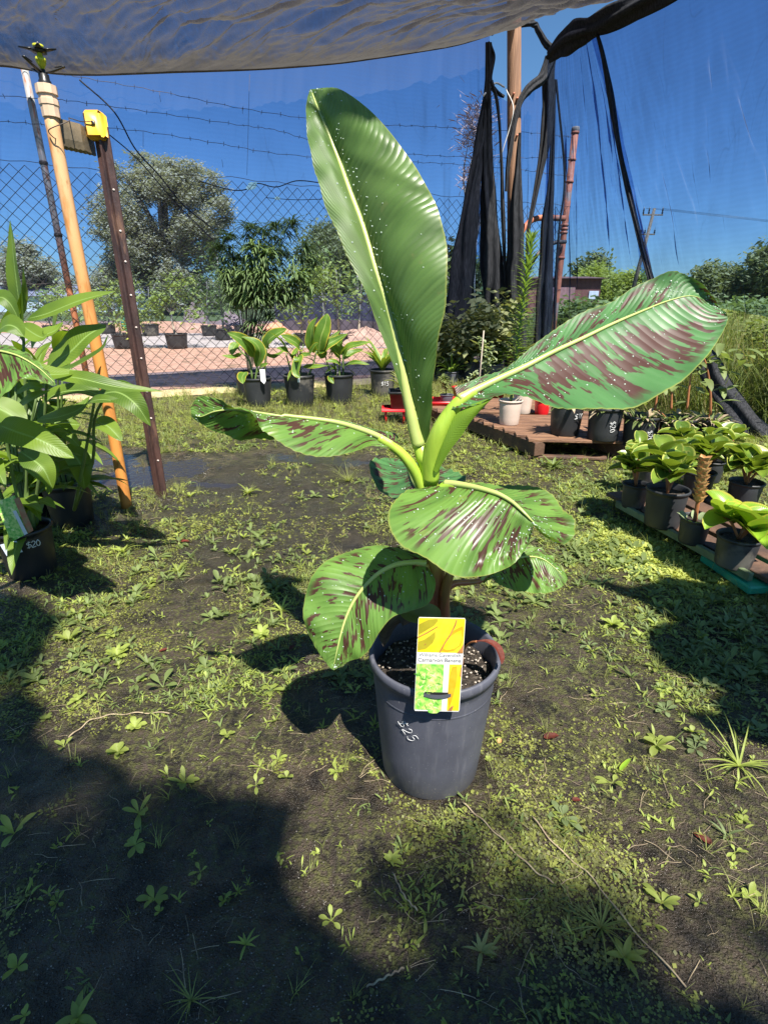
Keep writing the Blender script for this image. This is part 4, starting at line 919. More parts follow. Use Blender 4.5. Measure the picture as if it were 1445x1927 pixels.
mb.tube(crom([FP(375,340,.08), FP(405,350,.08), FP(440,358,.08), FP(465,356,.08), FP(485,345,.08), FP(520,352,.08), FP(560,340,.08), FP(610,345,.08)], 40), .006, 5)
mb.tube(crom([FP(150,150,.08), FP(215,210,.08), FP(255,280,.08), FP(300,330,.08), FP(345,385,.08), FP(400,430,.08)], 40), .008, 5)
mb.tube(crom([FP(190,240,.08), FP(260,300,.08), FP(330,380,.08), FP(420,470,.08)], 40), .006, 5)
mb.tube(crom([FP(500,372,.08), FP(560,376,.08), FP(620,374,.08)], 20), .004, 5)
tag(mb.build('cloth_threads', M['cloth_thick']), 'dark slack threads of frayed cloth slung across the upper fence', 'cloth threads')
for (x, y, w_, h_, a, lb) in ((474,350,.075,.035,.5,'larger pale blue patch painted as sky showing through a tear in the cloth'), (522,373,.04,.018,.1,'smaller pale patch painted as sky showing through a tear in the cloth')):
    c = FP(x, y, .04); mb = MB(); pts = []
    for k in range(14):
        th = k*2*math.pi/14; u = math.cos(th)*w_*(1+.15*math.sin(k*2.3)); v = math.sin(th)*h_*(1+.2*math.cos(k*1.7)); pts.append(c+fd*(u*math.cos(a)-v*math.sin(a))+Vector((0, 0, u*math.sin(a)+v*math.cos(a))))
    mb.prism(pts, fn*.004); tag(mb.build('sky_patch', basic('pale_sky_blue', (.35, .68, .80), (.5, .8, .85), .4, 20), None, False), lb, 'sky patch')

# ---------------------------------------------------------------- timber pole
pb = FP(968, 690, -.35); pole = empty('timber_pole', (pb.x, pb.y, 0), 'tall round weathered timber pole rising through the cloth at the corner', 'pole')
ptp = S(967, 40, pb.y); plx = lambda z: pb.x+(ptp.x-pb.x)*z/ptp.z
mb = MB(); pts = [Vector((plx(z), pb.y, z)) for z in np.linspace(-.05, 5.6, 24)]; mb.tube(pts, [.100-.003*i/4 for i in range(24)], 24); mb.build('post', M['timber_pole'], pole)
for z, a in ((3.55, 0), (3.50, .5), (2.98, .2), (3.1, 1.0)):
    mb = MB(); mb.tube([Vector((plx(3.3)+.10*math.sin(a)-.05, pb.y-.09, z)), Vector((plx(3.3)+.1*math.sin(a)-.05, pb.y-.12, z))], .014, 8); mb.build('bolt', M['rust'], pole)
mb = MB(); mb.tube(crom([Vector((plx(3.3)-.16, pb.y-.12, 3.6)), Vector((plx(3.3)-.05, pb.y-.17, 3.35)), Vector((plx(3.3)-.14, pb.y-.14, 2.95)), Vector((plx(3.3)-.17, pb.y-.05, 2.8))], 20), .006, 5)
mb.tube(crom([Vector((plx(3.3)-.17, pb.y-.1, 3.62)), Vector((plx(3.3)-.3, pb.y-.1, 3.66)), Vector((plx(3.3)-.45, pb.y-.2, 3.5))], 12), .012, 5)
mb.build('white_cord', M['white'], pole)
# ================================================================== SPRINKLER RISER AND STEEL PICKET (left)
pc = Vector((-1.462, 2.82, 0)); spr = empty('sprinkler_riser', pc, 'orange-stained pvc riser pipe topped with a black and yellow sprinkler', 'sprinkler')
def V(x, y, z): return Vector((pc.x+x, pc.y+y, z))
mb = MB(); mb.tube([V(.004*math.sin(z*3), 0, z) for z in np.linspace(-.03, 1.88, 24)], .029, 24); mb.build('pipe', M['pvc'], spr)
mb = MB(); mb.lathe([(.029, 1.70), (.036, 1.705), (.037, 1.79), (.040, 1.80), (.040, 1.845), (.036, 1.85), (.037, 1.88), (.043, 1.885), (.043, 1.955), (.037, 1.96), (.0, 1.962)], tuple(pc), 10); mb.build('fitting', M['pvc_fit'], spr, False)
sp = empty_ = None
mb = MB(); mb.lathe([(.030, 1.955), (.031, 1.99), (.026, 2.0), (.026, 2.04), (.014, 2.05), (.012, 2.08), (0, 2.085)], tuple(pc), 16)
for a in (.3, 2.5, 4.4):
    c, s_ = math.cos(a), math.sin(a)
    mb.tube(crom([V(0, 0, 2.05), V(.035*c, .035*s_, 2.065), V(.10*c, .10*s_, 2.11), V(.105*c, .105*s_, 2.12), V(.06*c, .06*s_, 2.105)], 14), [.010, .010, .010, .011, .011, .011, .010, .010, .009, .009, .008, .008, .007, .006], 8, flat=.6)
hd = mb.build('sprinkler_head', M['black'], spr)
mb = MB(); mb.lathe([(.004, 2.07), (.010, 2.09), (.018, 2.12), (.020, 2.14), (.021, 2.142), (.021, 2.165), (.014, 2.17), (.010, 2.19), (.010, 2.215)], tuple(pc), 16)
mb.lathe([(.012, 2.235), (.020, 2.24), (.021, 2.262), (.012, 2.268), (0, 2.268)], tuple(pc), 14); mb.build('nozzle', M['yelgreen'], spr)
mb = MB()
for a in (.0, 2.1, 3.5, 5.2):
    c, s_ = math.cos(a), math.sin(a); mb.prism([V(.012*c-.02*s_, .012*s_+.02*c, 2.215), V(.075*c, .075*s_, 2.225), V(.012*c+.02*s_, .012*s_-.02*c, 2.215)], (0, 0, .012))
mb.lathe([(.0, 2.20), (.03, 2.205), (.03, 2.222), (0, 2.235)], tuple(pc), 12); ro_ = mb.build('rotor', M['black'], hd)
for o_ in spr.children_recursive:
    if o_.name.split('.')[0] in ('fitting', 'sprinkler_head', 'nozzle', 'rotor'):
        for v_ in o_.data.vertices:
            v_.co.z = 1.961+(v_.co.z-1.961)*.46
            if o_.name.startswith('spr'): v_.co.x = pc.x+(v_.co.x-pc.x)*.8; v_.co.y = pc.y+(v_.co.y-pc.y)*.8
qc = Vector((-1.345, 3.03, 0)); pk = empty('steel_picket', qc, 'dark brown steel star picket with drilled holes and a square yellow cap', 'star picket')
mb = MB()
def ypro(z, k=1.0): return [Vector((qc.x+a*k, qc.y+b*k, z)) for a, b in ((-.036, -.012), (-.006, -.018), (-.004, -.040), (.006, -.040), (.008, -.018), (.036, -.012), (.036, -.004), (.010, -.004), (.006, .028), (-.006, .028), (-.010, -.004), (-.036, -.004))]
rows = [ypro(z) for z in np.linspace(-.02, 1.86, 20)]; mb.grid(rows, close=True); pko = mb.build('post', M['picket'], pk, False)
for z in (.22, .47, .62, .80, .96, 1.12, 1.28, 1.42, 1.60):
    mb = MB(); mb.tube([Vector((qc.x+.018, qc.y-.0105, z)), Vector((qc.x+.018, qc.y-.0185, z))], .0058, 8)
    if z == .22: rvm = basic('pale_rivet', (.7, .62, .58), (.5, .42, .38), .6)
    mb.build('rivet', rvm, pk)
mb = MB(); mb.box((qc.x-.012, qc.y-.022, 1.86), (.088, .075, .115), 0, bev=.014); cap = mb.build('cap', M['yellow'], pk)
mb = MB(); mb.box((qc.x-.006, qc.y-.0625, 1.865), (.016, .006, .014)); mb.build('bolt', M['black'], cap)
# ribbed tan channel wired to cap
ch = MB(); a = Vector((qc.x-.055, qc.y-.015, 1.80)); b = Vector((pc.x+.01, pc.y+.07, 1.775)); dd = (b-a).normalized(); L_ = (b-a).length+.06
a = Vector((-1.40, 3.0, 1.80)); b = S(112, 262, 2.88); b.z = 1.80
pr_ = [(-.055, .052), (.045, .045), (.05, -.02), (.046, -.035), (.046, -.05), (-.05, -.05), (-.06, -.02)]
rows = []
for k in range(14):
    t = k/13; p = a.lerp(b, t); w_ = .004*(k % 2)
    rows.append([Vector((p.x, p.y+u*1.1, p.z+v - (w_ if v < 0 else 0))) for u, v in pr_])
ch.grid(rows, close=True); nP = len(pr_); ch.f += [list(range(nP)), [13*nP+q for q in range(nP)][::-1]]; ch.m += [0, 0]; ch.uv += [(.5, .5)]*(2*nP)
cho = ch.build('ribbed_channel', M['tan'], None, False); tag(cho, 'short ribbed grey-tan channel wired between the yellow cap and the orange pipe', 'channel')
mb = MB(); mb.tube(crom([Vector((qc.x-.006, qc.y-.068, 1.868)), Vector((qc.x-.06, qc.y-.062, 1.868)), Vector((qc.x-.12, qc.y-.05, 1.885)), S(130, 228, 2.8), S(100, 240, 2.76), S(92, 247, 2.78), S(102, 259, 2.78), S(112, 262, 2.84)], 40), .0022, 5)
mb.tube(crom([S(182, 716, 2.83), S(190, 722, 2.78), S(203, 719, 2.78), S(207, 712, 2.83)], 12), .003, 5)
tag(mb.build('tie_wire', M['wire'], None), 'thin rusty tie wire looped between the yellow cap and the pipe', 'wire')

# ================================================================== POTTED PLANTS
def cane_plant(root, c, H, n, L, W, mat, droop=1.1, stems=3, prof='lance', spread=.4, stemmat='canestem', first=.3, base=.0, up=.45):
    sm = MB(); lm = MB(); c = Vector(c)
    for k in range(stems):
        a0 = random.uniform(0, 6.28); h = H*random.uniform(.7, 1.0); lean = Vector((math.cos(a0), math.sin(a0), 0))*spread*h
        P = crom([c+Vector((math.cos(a0), math.sin(a0), 0))*.04, c+lean*.35+Vector((0, 0, h*.5)), c+lean*.9+Vector((0, 0, h))], 12)
        sm.tube(P, [.009*(1-.5*i/11) for i in range(12)], 6)
        ph = random.uniform(0, 6.28); m = max(2, n//stems)
        for j in range(m):
            t = first+(1-first)*j/max(1, m-1); p = P[min(11, int(t*11))]; a = ph + j*2.6
            leaf(lm, p, (math.cos(a), math.sin(a), up+random.uniform(-.15, .5)+(.9 if j == m-1 else 0)), L*random.uniform(.75, 1.1), W*random.uniform(.8, 1.1), droop*random.uniform(.5, 1.3), prof, 10, .22, wav=.02, cols=2)
    sm.build('stems', M[stemmat], root); return lm.build('foliage', M[mat], root)
# row by the fence
row = [((482,768), 'yellow-edged broad-leaf plant in black pot with white tag, leftmost of the row by the fence', 55, .55),
       ((562,768), 'broad-leaf plant in black pot with a pale water stain, second along the fence row', 60, .60),
       ((637,764), 'yellow-tipped plant in black pot, third along the fence row', 57, .62),
       ((720,748), 'strappy-leaved plant in black pot marked $15, last along the fence row', 50, .50)]
rp = []
for i, ((x, y), lb, wpx, hh) in enumerate(row):
    g = G(x, y); dep = (g.y/ray(x, y).y); Rr = wpx/F*dep/2; c = Vector((g.x, g.y+Rr, 0))
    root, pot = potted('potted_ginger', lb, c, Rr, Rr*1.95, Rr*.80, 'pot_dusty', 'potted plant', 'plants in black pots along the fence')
    rp.append((root, c, Rr))
def vl(mb, pts, W, prof='ovate', roll=0, fold=.3, mi=0, wav=.03, n=12): pleaf(mb, [S(*q) for q in pts], W, prof, n, roll, fold, wav, 2, mi)
def stem3(mb, pts, r): mb.tube(crom([S(*q) for q in pts], 10), [r*(1-.04*i) for i in range(10)], 6)
Y1 = rp[0][1].y
sm, lm = MB(), MB()
stem3(sm, [(475,718,Y1), (470,680,Y1), (448,655,Y1), (445,640,Y1)], .012); stem3(sm, [(495,718,Y1), (500,680,Y1), (502,655,Y1)], .014); stem3(sm, [(480,718,Y1), (484,690,Y1), (480,668,Y1)], .012)
vl(lm, [(502,655,Y1), (506,640,Y1-.05), (522,628,Y1-.1), (540,619,Y1-.12)], .16); vl(lm, [(482,672,Y1), (468,650,Y1-.1), (450,636,Y1-.15), (428,626,Y1-.2)], .14, 'ovate', .3)
vl(lm, [(482,690,Y1), (490,665,Y1-.08), (480,645,Y1-.12), (455,634,Y1-.15)], .13, 'ovate', -.3); vl(lm, [(447,645,Y1), (440,655,Y1-.06), (436,668,Y1-.1)], .11); vl(lm, [(455,665,Y1), (440,672,Y1-.1), (418,669,Y1-.16)], .06)
vl(lm, [(462,700,Y1), (456,710,Y1-.12), (458,722,Y1-.2)], .11); vl(lm, [(500,668,Y1), (516,672,Y1+.05), (535,660,Y1+.1)], .09, 'ovate', .4); vl(lm, [(486,700,Y1), (492,690,Y1-.1), (505,684,Y1-.15)], .07)
sm.build('stems', M['canestem'], rp[0][0]); lm.build('foliage', M['ginger_y'], rp[0][0])
mb = MB(); p = S(495, 704, rp[0][1].y-rp[0][2]+.0); mb.prism([p+Vector((-.028, -.01, .05)), p+Vector((.028, -.01, .05)), p+Vector((.03, -.02, -.07)), p+Vector((.01, -.022, -.10)), p+Vector((-.022, -.02, -.07))], (0, -.003, 0)); mb.build('tag', M['white'], rp[0][0], False)
for (k, seeds, st) in ((1, 3, [((562,718),(560,690),(566,660)), ((575,718),(588,690),(596,660)), ((550,718),(545,690),(538,665))]),):
    Yk = rp[k][1].y; sm, lm = MB(), MB()
    for a, b, c_ in st: stem3(sm, [(*a, Yk), (*b, Yk), (*c_, Yk)], .011)
    vl(lm, [(600,660,Yk), (604,635,Yk-.03), (612,612,Yk-.02), (616,590,Yk)], .20, 'ovate', .1); vl(lm, [(590,664,Yk), (585,640,Yk-.06), (588,615,Yk-.08), (598,596,Yk-.08)], .13, 'ovate', .5)
    vl(lm, [(565,662,Yk), (560,648,Yk-.1), (545,638,Yk-.16), (528,630,Yk-.2)], .11, 'ovate', .2); vl(lm, [(548,670,Yk), (540,660,Yk-.1), (520,655,Yk-.18)], .09)
    vl(lm, [(566,664,Yk), (580,668,Yk-.1), (592,652,Yk-.16), (600,646,Yk-.2)], .09, 'ovate', .3); vl(lm, [(560,690,Yk), (563,672,Yk-.14), (556,700,Yk-.2), (565,712,Yk-.22)], .10)
    vl(lm, [(600,665,Yk), (615,650,Yk-.02), (632,640,Yk), (655,628,Yk)], .10, 'ovate', -.2); vl(lm, [(600,662,Yk), (618,645,Yk+.05), (640,622,Yk+.1)], .08); vl(lm, [(570,690,Yk), (590,690,Yk-.1), (615,688,Yk-.12)], .06)
    sm.build('stems', M['canestem'], rp[k][0]); lm.build('foliage', M['ginger_y'], rp[k][0])
    mb = MB(); mb.add([], []); random.seed(5); cane_plant(rp[k][0], rp[k][1]+Vector((0, 0, .3)), .35, 12, .28, .06, 'ginger_y', 1.4, 4, spread=.5)
    mb = MB(); p = S(562, 714, rp[k][1].y-rp[k][2]-.005); mb.prism([p+Vector((-.012, 0, .03)), p+Vector((.012, 0, .03)), p+Vector((.012, -.005, -.03)), p+Vector((-.012, -.005, -.03))], (0, -.003, 0)); mb.build('tag', M['white'], rp[k][0], False)
Yk = rp[2][1].y; sm, lm = MB(), MB(); stem3(sm, [(645,715,Yk), (646,690,Yk), (645,660,Yk)], .013); stem3(sm, [(628,715,Yk), (618,690,Yk), (612,668,Yk)], .011)
vl(lm, [(645,668,Yk), (640,650,Yk-.04), (645,640,Yk-.06)], .09); vl(lm, [(646,672,Yk), (655,655,Yk-.06), (675,648,Yk-.1), (700,644,Yk-.12)], .11, 'lance', .2); vl(lm, [(640,675,Yk), (625,650,Yk-.1), (610,640,Yk-.12), (592,635,Yk-.12)], .09, 'ovate', .2)
vl(lm, [(644,690,Yk), (630,680,Yk-.12), (612,680,Yk-.15)], .06); vl(lm, [(648,688,Yk), (668,682,Yk-.12), (695,686,Yk-.15)], .06); vl(lm, [(612,672,Yk), (600,655,Yk-.1), (596,640,Yk-.1)], .12, 'ovate', .6); vl(lm, [(630,705,Yk), (622,712,Yk-.16), (628,722,Yk-.2)], .07)
vl(lm, [(646,676,Yk), (662,664,Yk+.1), (684,658,Yk+.1)], .08)
sm.build('stems', M['canestem'], rp[2][0]); lm.build('foliage', M['ginger_y'], rp[2][0]); random.seed(6); cane_plant(rp[2][0], rp[2][1]+Vector((0, 0, .3)), .25, 10, .25, .05, 'ginger_y', 1.3, 4, spread=.5)
random.seed(8); lm = MB(); c = rp[3][1]+Vector((0, 0, .27))
for k in range(22):
    a = random.uniform(0, 6.28); leaf(lm, c, (math.cos(a)*.6, math.sin(a)*.6, random.uniform(.7, 1.8)), random.uniform(.3, .55), .065, 1.2, 'lance', 10, .4)
lm.build('foliage', M['ginger_y'], rp[3][0]); price(rp[3][0], '$15', rp[3][1], rp[3][2]*.93, .16, -.1, .045, cwid=.7, r=.0022)
# tall narrow-leaved shrub in the row
g = G(480, 756); sc_ = Vector((-1.62, 6.55, 0)); root, _ = potted('potted_oleander', 'tall weeping shrub with dense narrow dark leaves standing against the fence', sc_, .17, .30, None, 'pot_dusty', 'potted shrub')
sm = MB(); lm = MB(); random.seed(11)
def shoots(lm, p, n, L, W, dr=1.6, up=.2):
    for k in range(n):
        a = random.uniform(0, 6.28); leaf(lm, p+Vector([random.gauss(0, .02) for _ in range(3)]), (math.cos(a), math.sin(a), up+random.uniform(-.3, .7)), L*random.uniform(.7, 1.2), W, dr, 'lance', 5, .2, cols=1)
b0 = sc_+Vector((0, 0, .25))
for (x, y, dy) in ((430,450,0), (445,490,.1), (470,430,0), (495,440,-.1), (520,430,.1), (548,425,0), (575,470,0), (590,500,.1), (560,520,-.1), (505,480,-.2), (480,470,-.2), (425,520,0), (450,560,0), (585,540,0), (545,560,.1), (530,480,.2), (410,470,0), (500,520,-.2), (520,540,-.1), (465,520,-.15), (488,570,-.1), (478,610,-.05), (495,630,0), (475,645,0), (507,600,0)):
    tip = S(x, y, 6.55+dy); m = b0.lerp(tip, .6); m.x = sc_.x+(tip.x-sc_.x)*.35
    P = crom([b0, m, tip], 14); sm.tube(P, [.009*(1-.06*i) for i in range(14)], 5)
    for i in range(6, 14):
        if P[i].z > 1.02: shoots(lm, P[i], 24 if i > 8 else 16, .19, .021, 2.0)
    shoots(lm, tip, 40, .21, .022, 1.6, .5)
sm.build('stems', M['bark'], root); lm.build('foliage', M['oleander'], root)
# ---------------------------------------------------------------- red stand, basins, herbs near the corner
def tray(name, label, cat, c, sx, sy, h, mat, rot=0.0, group=None, wall=.006, taper=.85):
    mb = MB(); c = Vector(c)
    def ring(k, z, w): return [Vector((c.x+(u*sx*k/2-w*u)*math.cos(rot)-(v*sy*k/2-w*v)*math.sin(rot), c.y+(u*sx*k/2-w*u)*math.sin(rot)+(v*sy*k/2-w*v)*math.cos(rot), c.z+z)) for u, v in ((-.9,-1),(.9,-1),(1,-.9),(1,.9),(.9,1),(-.9,1),(-1,.9),(-1,-.9))]
    mb.grid([ring(.02, .003, 0), ring(taper, 0, 0), ring(taper+.02, .006, 0), ring(.97, h*.85, 0), ring(1.03, h*.86, 0), ring(1.04, h, 0), ring(1.0, h, wall), ring(.96, h*.8, wall), ring(.02, h*.78, 0)], close=True)
    o = mb.build(name, M[mat], None); return tag(o, label, cat, group)
g = G(752, 800); st = empty('plant_stand', (g.x, g.y+.15, 0), 'low red metal plant stand on thin legs under the black trough', 'plant stand')
mb = MB(); c = Vector((g.x+.02, g.y+.15, .13)); mb.box(c, (.38, .26, .022)); mb.build('top', M['red'], st)
for u in (-.15, .02, .16):
    mb = MB(); mb.tube([c+Vector((u, -.09, 0)), c+Vector((u, -.09, -.13))], .012, 6); mb.build('leg', M['red'], st)
tray('plant_trough', 'glossy black rectangular trough resting on the red stand', 'trough', c+Vector((.03, 0, .012)), .30, .24, .16, 'black')
def herbpot(name, label, c, R0, H, mat, kind, hh, n, leafm='herb', seed=0, group=None, sx=None):
    random.seed(seed); root, _ = potted(name, label, c, R0, H, None, mat, 'potted plant', group); c2 = Vector(c)+Vector((0, 0, H*.85)); lm = MB(); sm = MB()
    if kind == 'strap':
        for k in range(n):
            a = random.uniform(0, 6.28); r = random.uniform(.25, 1.0); leaf(lm, c2+Vector((math.cos(a), math.sin(a), 0))*R0*.3, (math.cos(a)*r, math.sin(a)*r, random.uniform(.6, 1.6)), hh*random.uniform(.6, 1.1), .025, 1.5, 'strap', 8, .4, cols=1)
    elif kind == 'bush':
        for k in range(max(3, n//12)):
            a = random.uniform(0, 6.28); t = c2+Vector((math.cos(a)*R0*1.1, math.sin(a)*R0*1.1, hh*random.uniform(.5, 1.0))); P = crom([c2, c2.lerp(t, .5)+Vector((0, 0, .03)), t], 8); sm.tube(P, .003, 4)
            for i in range(2, 8):
                for q in range(3):
                    b = random.uniform(0, 6.28); leaf(lm, P[i], (math.cos(b), math.sin(b), random.uniform(-.2, .9)), .07*random.uniform(.6, 1.3), .028, .8, 'ovate', 5, .2, cols=1)
    elif kind == 'spike':
        P = crom([c2, c2+Vector((.02, 0, hh*.5)), c2+Vector((.05, 0, hh))], 50); sm.tube(P, [.012*(1-.012*i) for i in range(50)], 6)
        for i in range(3, 50):
            for q in range(7):
                b = i*2.39+q*.9; up = .45+1.2*(i/50)**4; L = .15*(1-.35*(i/50)**3)
                leaf(lm, P[i]+Vector((0, 0, random.uniform(-.01, .01))), (math.cos(b), math.sin(b), up), L*random.uniform(.85, 1.1), .015, .75, 'lance', 5, .2, cols=1)
    if sm.v: sm.build('stems', M['canestem'], root)
    lm.build('foliage', M[leafm], root); return root
def gp(x, y, z=0, back=.0):
    g = G(x, y, z); return Vector((g.x, g.y+back, z))
tray('basin', 'round-cornered red plastic basin beside the red crate', 'basin', gp(836, 790, 0, .18), .34, .3, .17, 'red')
tray('crate', 'dark red plastic crate between the basin and the pallet', 'crate', gp(905, 772, 0, .25), .5, .35, .20, 'red', .2)
HP = [('potted_fern', 'small bright fern-like plant left of the black drape foot', gp(850, 726, 0, .1), .10, .18, 'pot', 'strap', .34, 26, 'spiky', 1),
      ('potted_herb', 'leafy yellow-green bush growing in front of the second black drape', gp(884, 716, 0, .1), .14, .26, 'pot', 'bush', .75, 130, 'spiky', 2),
      ('potted_herb', 'pale silvery sage-like plant on a thin stake beside the pole', gp(912, 746, 0, .05), .11, .2, 'pot', 'bush', .55, 90, 'herb_pale', 3),
      ('potted_strap_plant', 'dark strap-leaved plant in front of the timber pole foot', gp(930, 722, 0, .2), .15, .25, 'pot', 'strap', .6, 36, 'ginger', 4),
      ('potted_herb', 'scruffy green herb standing in the red basin', gp(842, 765, .12, .12), .07, .1, 'pot', 'bush', .22, 40, 'herb', 5),
      ('potted_herb', 'low green herb in black pot on the red crate', gp(890, 750, .14, .1), .07, .1, 'pot', 'bush', .2, 40, 'herb_pale', 6),
      ('potted_grass', 'thin grassy seedlings in the black trough on the red stand', c+Vector((.03, 0, .06)), .09, .13, 'black', 'strap', .22, 22, 'grass', 7)]
for q in HP: herbpot(q[0], q[1], q[2], q[3], q[4], q[5], q[6], q[7], q[8], q[9], q[10])
for (x, y, h, lb) in ((902, 690, 1.0, 'thin bamboo stake beside the pale sage plant'), (978, 706, .62, 'pale bamboo stake right of the spiky upright plant'), (1011, 700, .5, 'short bamboo stake by the straight cloth strip')):
    p = S(x, y, 5.6); mb = MB(); mb.tube([Vector((p.x, p.y, .0)), Vector((p.x+.02, p.y, p.z+h*.35))], .007, 6); tag(mb.build('bamboo_stake', M['palebark'], None), lb, 'stake')
# ---------------------------------------------------------------- pallet with its pots
pa = gp(1000, 866); pb2 = gp(880, 806); ex = Vector((1.0, -.10, 0)).normalized(); ey = Vector((-.42, 1.0, 0)).normalized()
def pallet(label, o, lx, ly, z, nb, group='wooden pallets under the pots'):
    root = empty('wooden_pallet', o, label, 'pallet', group); ang = math.atan2(ex.y, ex.x)
    def pos(u, v, zz): return Vector((o.x, o.y, 0))+ex*u+ey*v+Vector((0, 0, zz))
    for i in range(nb):
        v = ly*(i+.5)/nb; mb = MB(); mb.box(pos(lx/2, v, z-.011), (lx, ly/nb*.80, .022), ang+random.uniform(-.006, .006), bev=.003); mb.build('top_board', M['pallet'], root, False)
    for u in (.05, lx/2, lx-.05):
        mb = MB(); q = pos(u, ly/2, z-.072); mb.box(q, (.09, ly, .10), math.atan2(ey.y, ey.x)-math.pi/2, bev=.003); mb.build('bearer', M['pallet_dark'], root, False)
    for v in (.06, ly-.06):
        mb = MB(); mb.box(pos(lx/2, v, .012), (lx, .09, .020), ang, bev=.003); mb.build('bottom_board', M['pallet_dark'], root, False)
    return root
random.seed(3)
P0 = gp(1000, 864); pallet('orange-brown wooden pallet nearest the camera under the price-marked pots', P0, 1.35, 1.05, .15, 7)
P1 = Vector((P0.x-.56, P0.y+1.18, 0)); pallet('darker worn wooden pallet behind, under the beige pots', P1, 1.4, .85, .13, 6)
bc = gp(962, 803, .15, .10)
root = herbpot('potted_spiky_plant', 'tall single upright stem of narrow spiky leaves in a beige pot', bc, .098, .20, 'beige', 'spike', 1.18, 0, 'spiky', 21)
herbpot('potted_herb', 'grassy plant in the second beige pot, half hidden behind the first', gp(997, 790, .13, .30), .095, .20, 'beige', 'bush', .35, 60, 'herb', 22)
herbpot('potted_herb', 'grassy herb in a bright red square pot beside the price-marked pots', gp(1027, 786, .13, .15), .075, .13, 'red', 'bush', .35, 50, 'herb', 23)
herbpot('potted_herb', 'small plant in a low black pot left of the beige pot', gp(905, 772, .14, .12), .07, .09, 'pot', 'strap', .2, 20, 'herb', 24)
BP = [(1070, 823, 64, '$10', 'faintly $10-marked black pot of weeds on the pallet, leftmost of its row', .2, 0), (1143, 833, 66, '$20', 'black pot marked sideways $20, second in the row behind the peperomias', .1, -1.4), (1214, 838, 68, '$20', 'third black pot in the row, marked $20 with a curled dry vine', .1, -1.35),
      (1283, 842, 68, None, 'unmarked black pot fourth in the row, with a reddish cane', 0, 0), (1345, 842, 66, None, 'unmarked black pot at the right end of the row beside the bundled cloth', 0, 0)]
random.seed(31)
for i, (x, y, wpx, pr_t, lb, an, rot) in enumerate(BP):
    g = G(x, y, .15); dep = g.y/ray(x, y).y; Rr = wpx/F*dep/2; cc = Vector((g.x, g.y+Rr*.9, .15 if i < 2 else .10))
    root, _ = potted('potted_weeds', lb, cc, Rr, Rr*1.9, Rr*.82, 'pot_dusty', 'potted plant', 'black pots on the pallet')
    lm = MB(); dm = MB()
    for k in range(70):
        a = random.uniform(0, 6.28); r = Rr*.85*math.sqrt(random.random()); b = cc+Vector((r*math.cos(a), r*math.sin(a), Rr*1.6)); m_ = lm if random.random() < .55 else dm
        leaf(m_, b, (math.cos(a)*.7, math.sin(a)*.7, random.uniform(.2, 1.4)), random.uniform(.05, .16), random.choice((.006, .012, .03)), 1.6, 'lance', 6, .2, cols=1)
    if i >= 2:
        for k in range(26):
            b = cc+Vector((random.uniform(-.1, .1), random.uniform(-.1, .1), Rr*1.6+random.uniform(.1, .55))); a = random.uniform(0, 6.28)
            leaf(lm, b, (math.cos(a), math.sin(a), random.uniform(-.3, .8)), random.uniform(.08, .16), .05, 1.0, 'ovate', 6, .2, cols=1)
    lm.build('foliage', M['herb'], root); dm.build('dry_foliage', M['straw'], root)
    cn = MB()
    canes = {2: [[(1232,772),(1236,740),(1244,700)], [(1236,770),(1254,790),(1246,815),(1232,838)]], 3: [[(1292,770),(1296,730),(1302,690)], [(1262,770),(1263,740),(1262,710)]], 4: [[(1336,780),(1336,740),(1331,700),(1322,672),(1312,690)], [(1334,780),(1330,810),(1318,836)]]}
    for q in canes.get(i, []): cn.tube(crom([S(a, b, cc.y-.06) for a, b in q], 16), [.010-.0004*j for j in range(16)] if q[0][1] < 781 and q[1][1] < q[0][1] else .004, 6)
    if cn.v: cn.build('cane', M['redstem'], root)
    if pr_t: price(root, pr_t, cc, Rr*.93, cc.z+Rr*1.2, an, .040, rot=rot, slope=.1, cwid=.7, r=.0017)
# ---------------------------------------------------------------- peperomia bench on the right
ra, rb_ = gp(1165, 955, .07), gp(1385, 1078, .07); rd = (rb_-ra).normalized(); rn = Vector((-rd.y, rd.x, 0)); bench = empty('low_bench', (ra.x, ra.y, 0), 'low faded green slatted bench on bricks under the peperomia pots', 'bench')
if rn.x < 0: rn = -rn
mb = MB(); q = ra.lerp(rb_, .5)+rn*.02; mb.box((q.x, q.y, .073), ((rb_-ra).length+.1, .022, .036), math.atan2(rd.y, rd.x), bev=.003); mb.build('front_rail', M['greenplank'], bench, False)
for k in range(4):
    mb = MB(); q = ra.lerp(rb_, .62)+rn*(.12+k*.15); mb.box((q.x, q.y, .068), ((rb_-ra).length+.6, .11, .022), math.atan2(rd.y, rd.x), bev=.003); mb.build('slat', M['pallet_dark'], bench, False)
mb = MB(); q = gp(1405, 1082, .04, 0); mb.box((q.x+.1, q.y+.05, .03), (.36, .3, .035), .1, bev=.006); tag(mb.build('seedling_tray', basic('teal_green_plastic', (.02, .30, .17), (.02, .22, .13), .4), None, False), 'teal green plastic tray under the lime peperomia pot', 'tray')
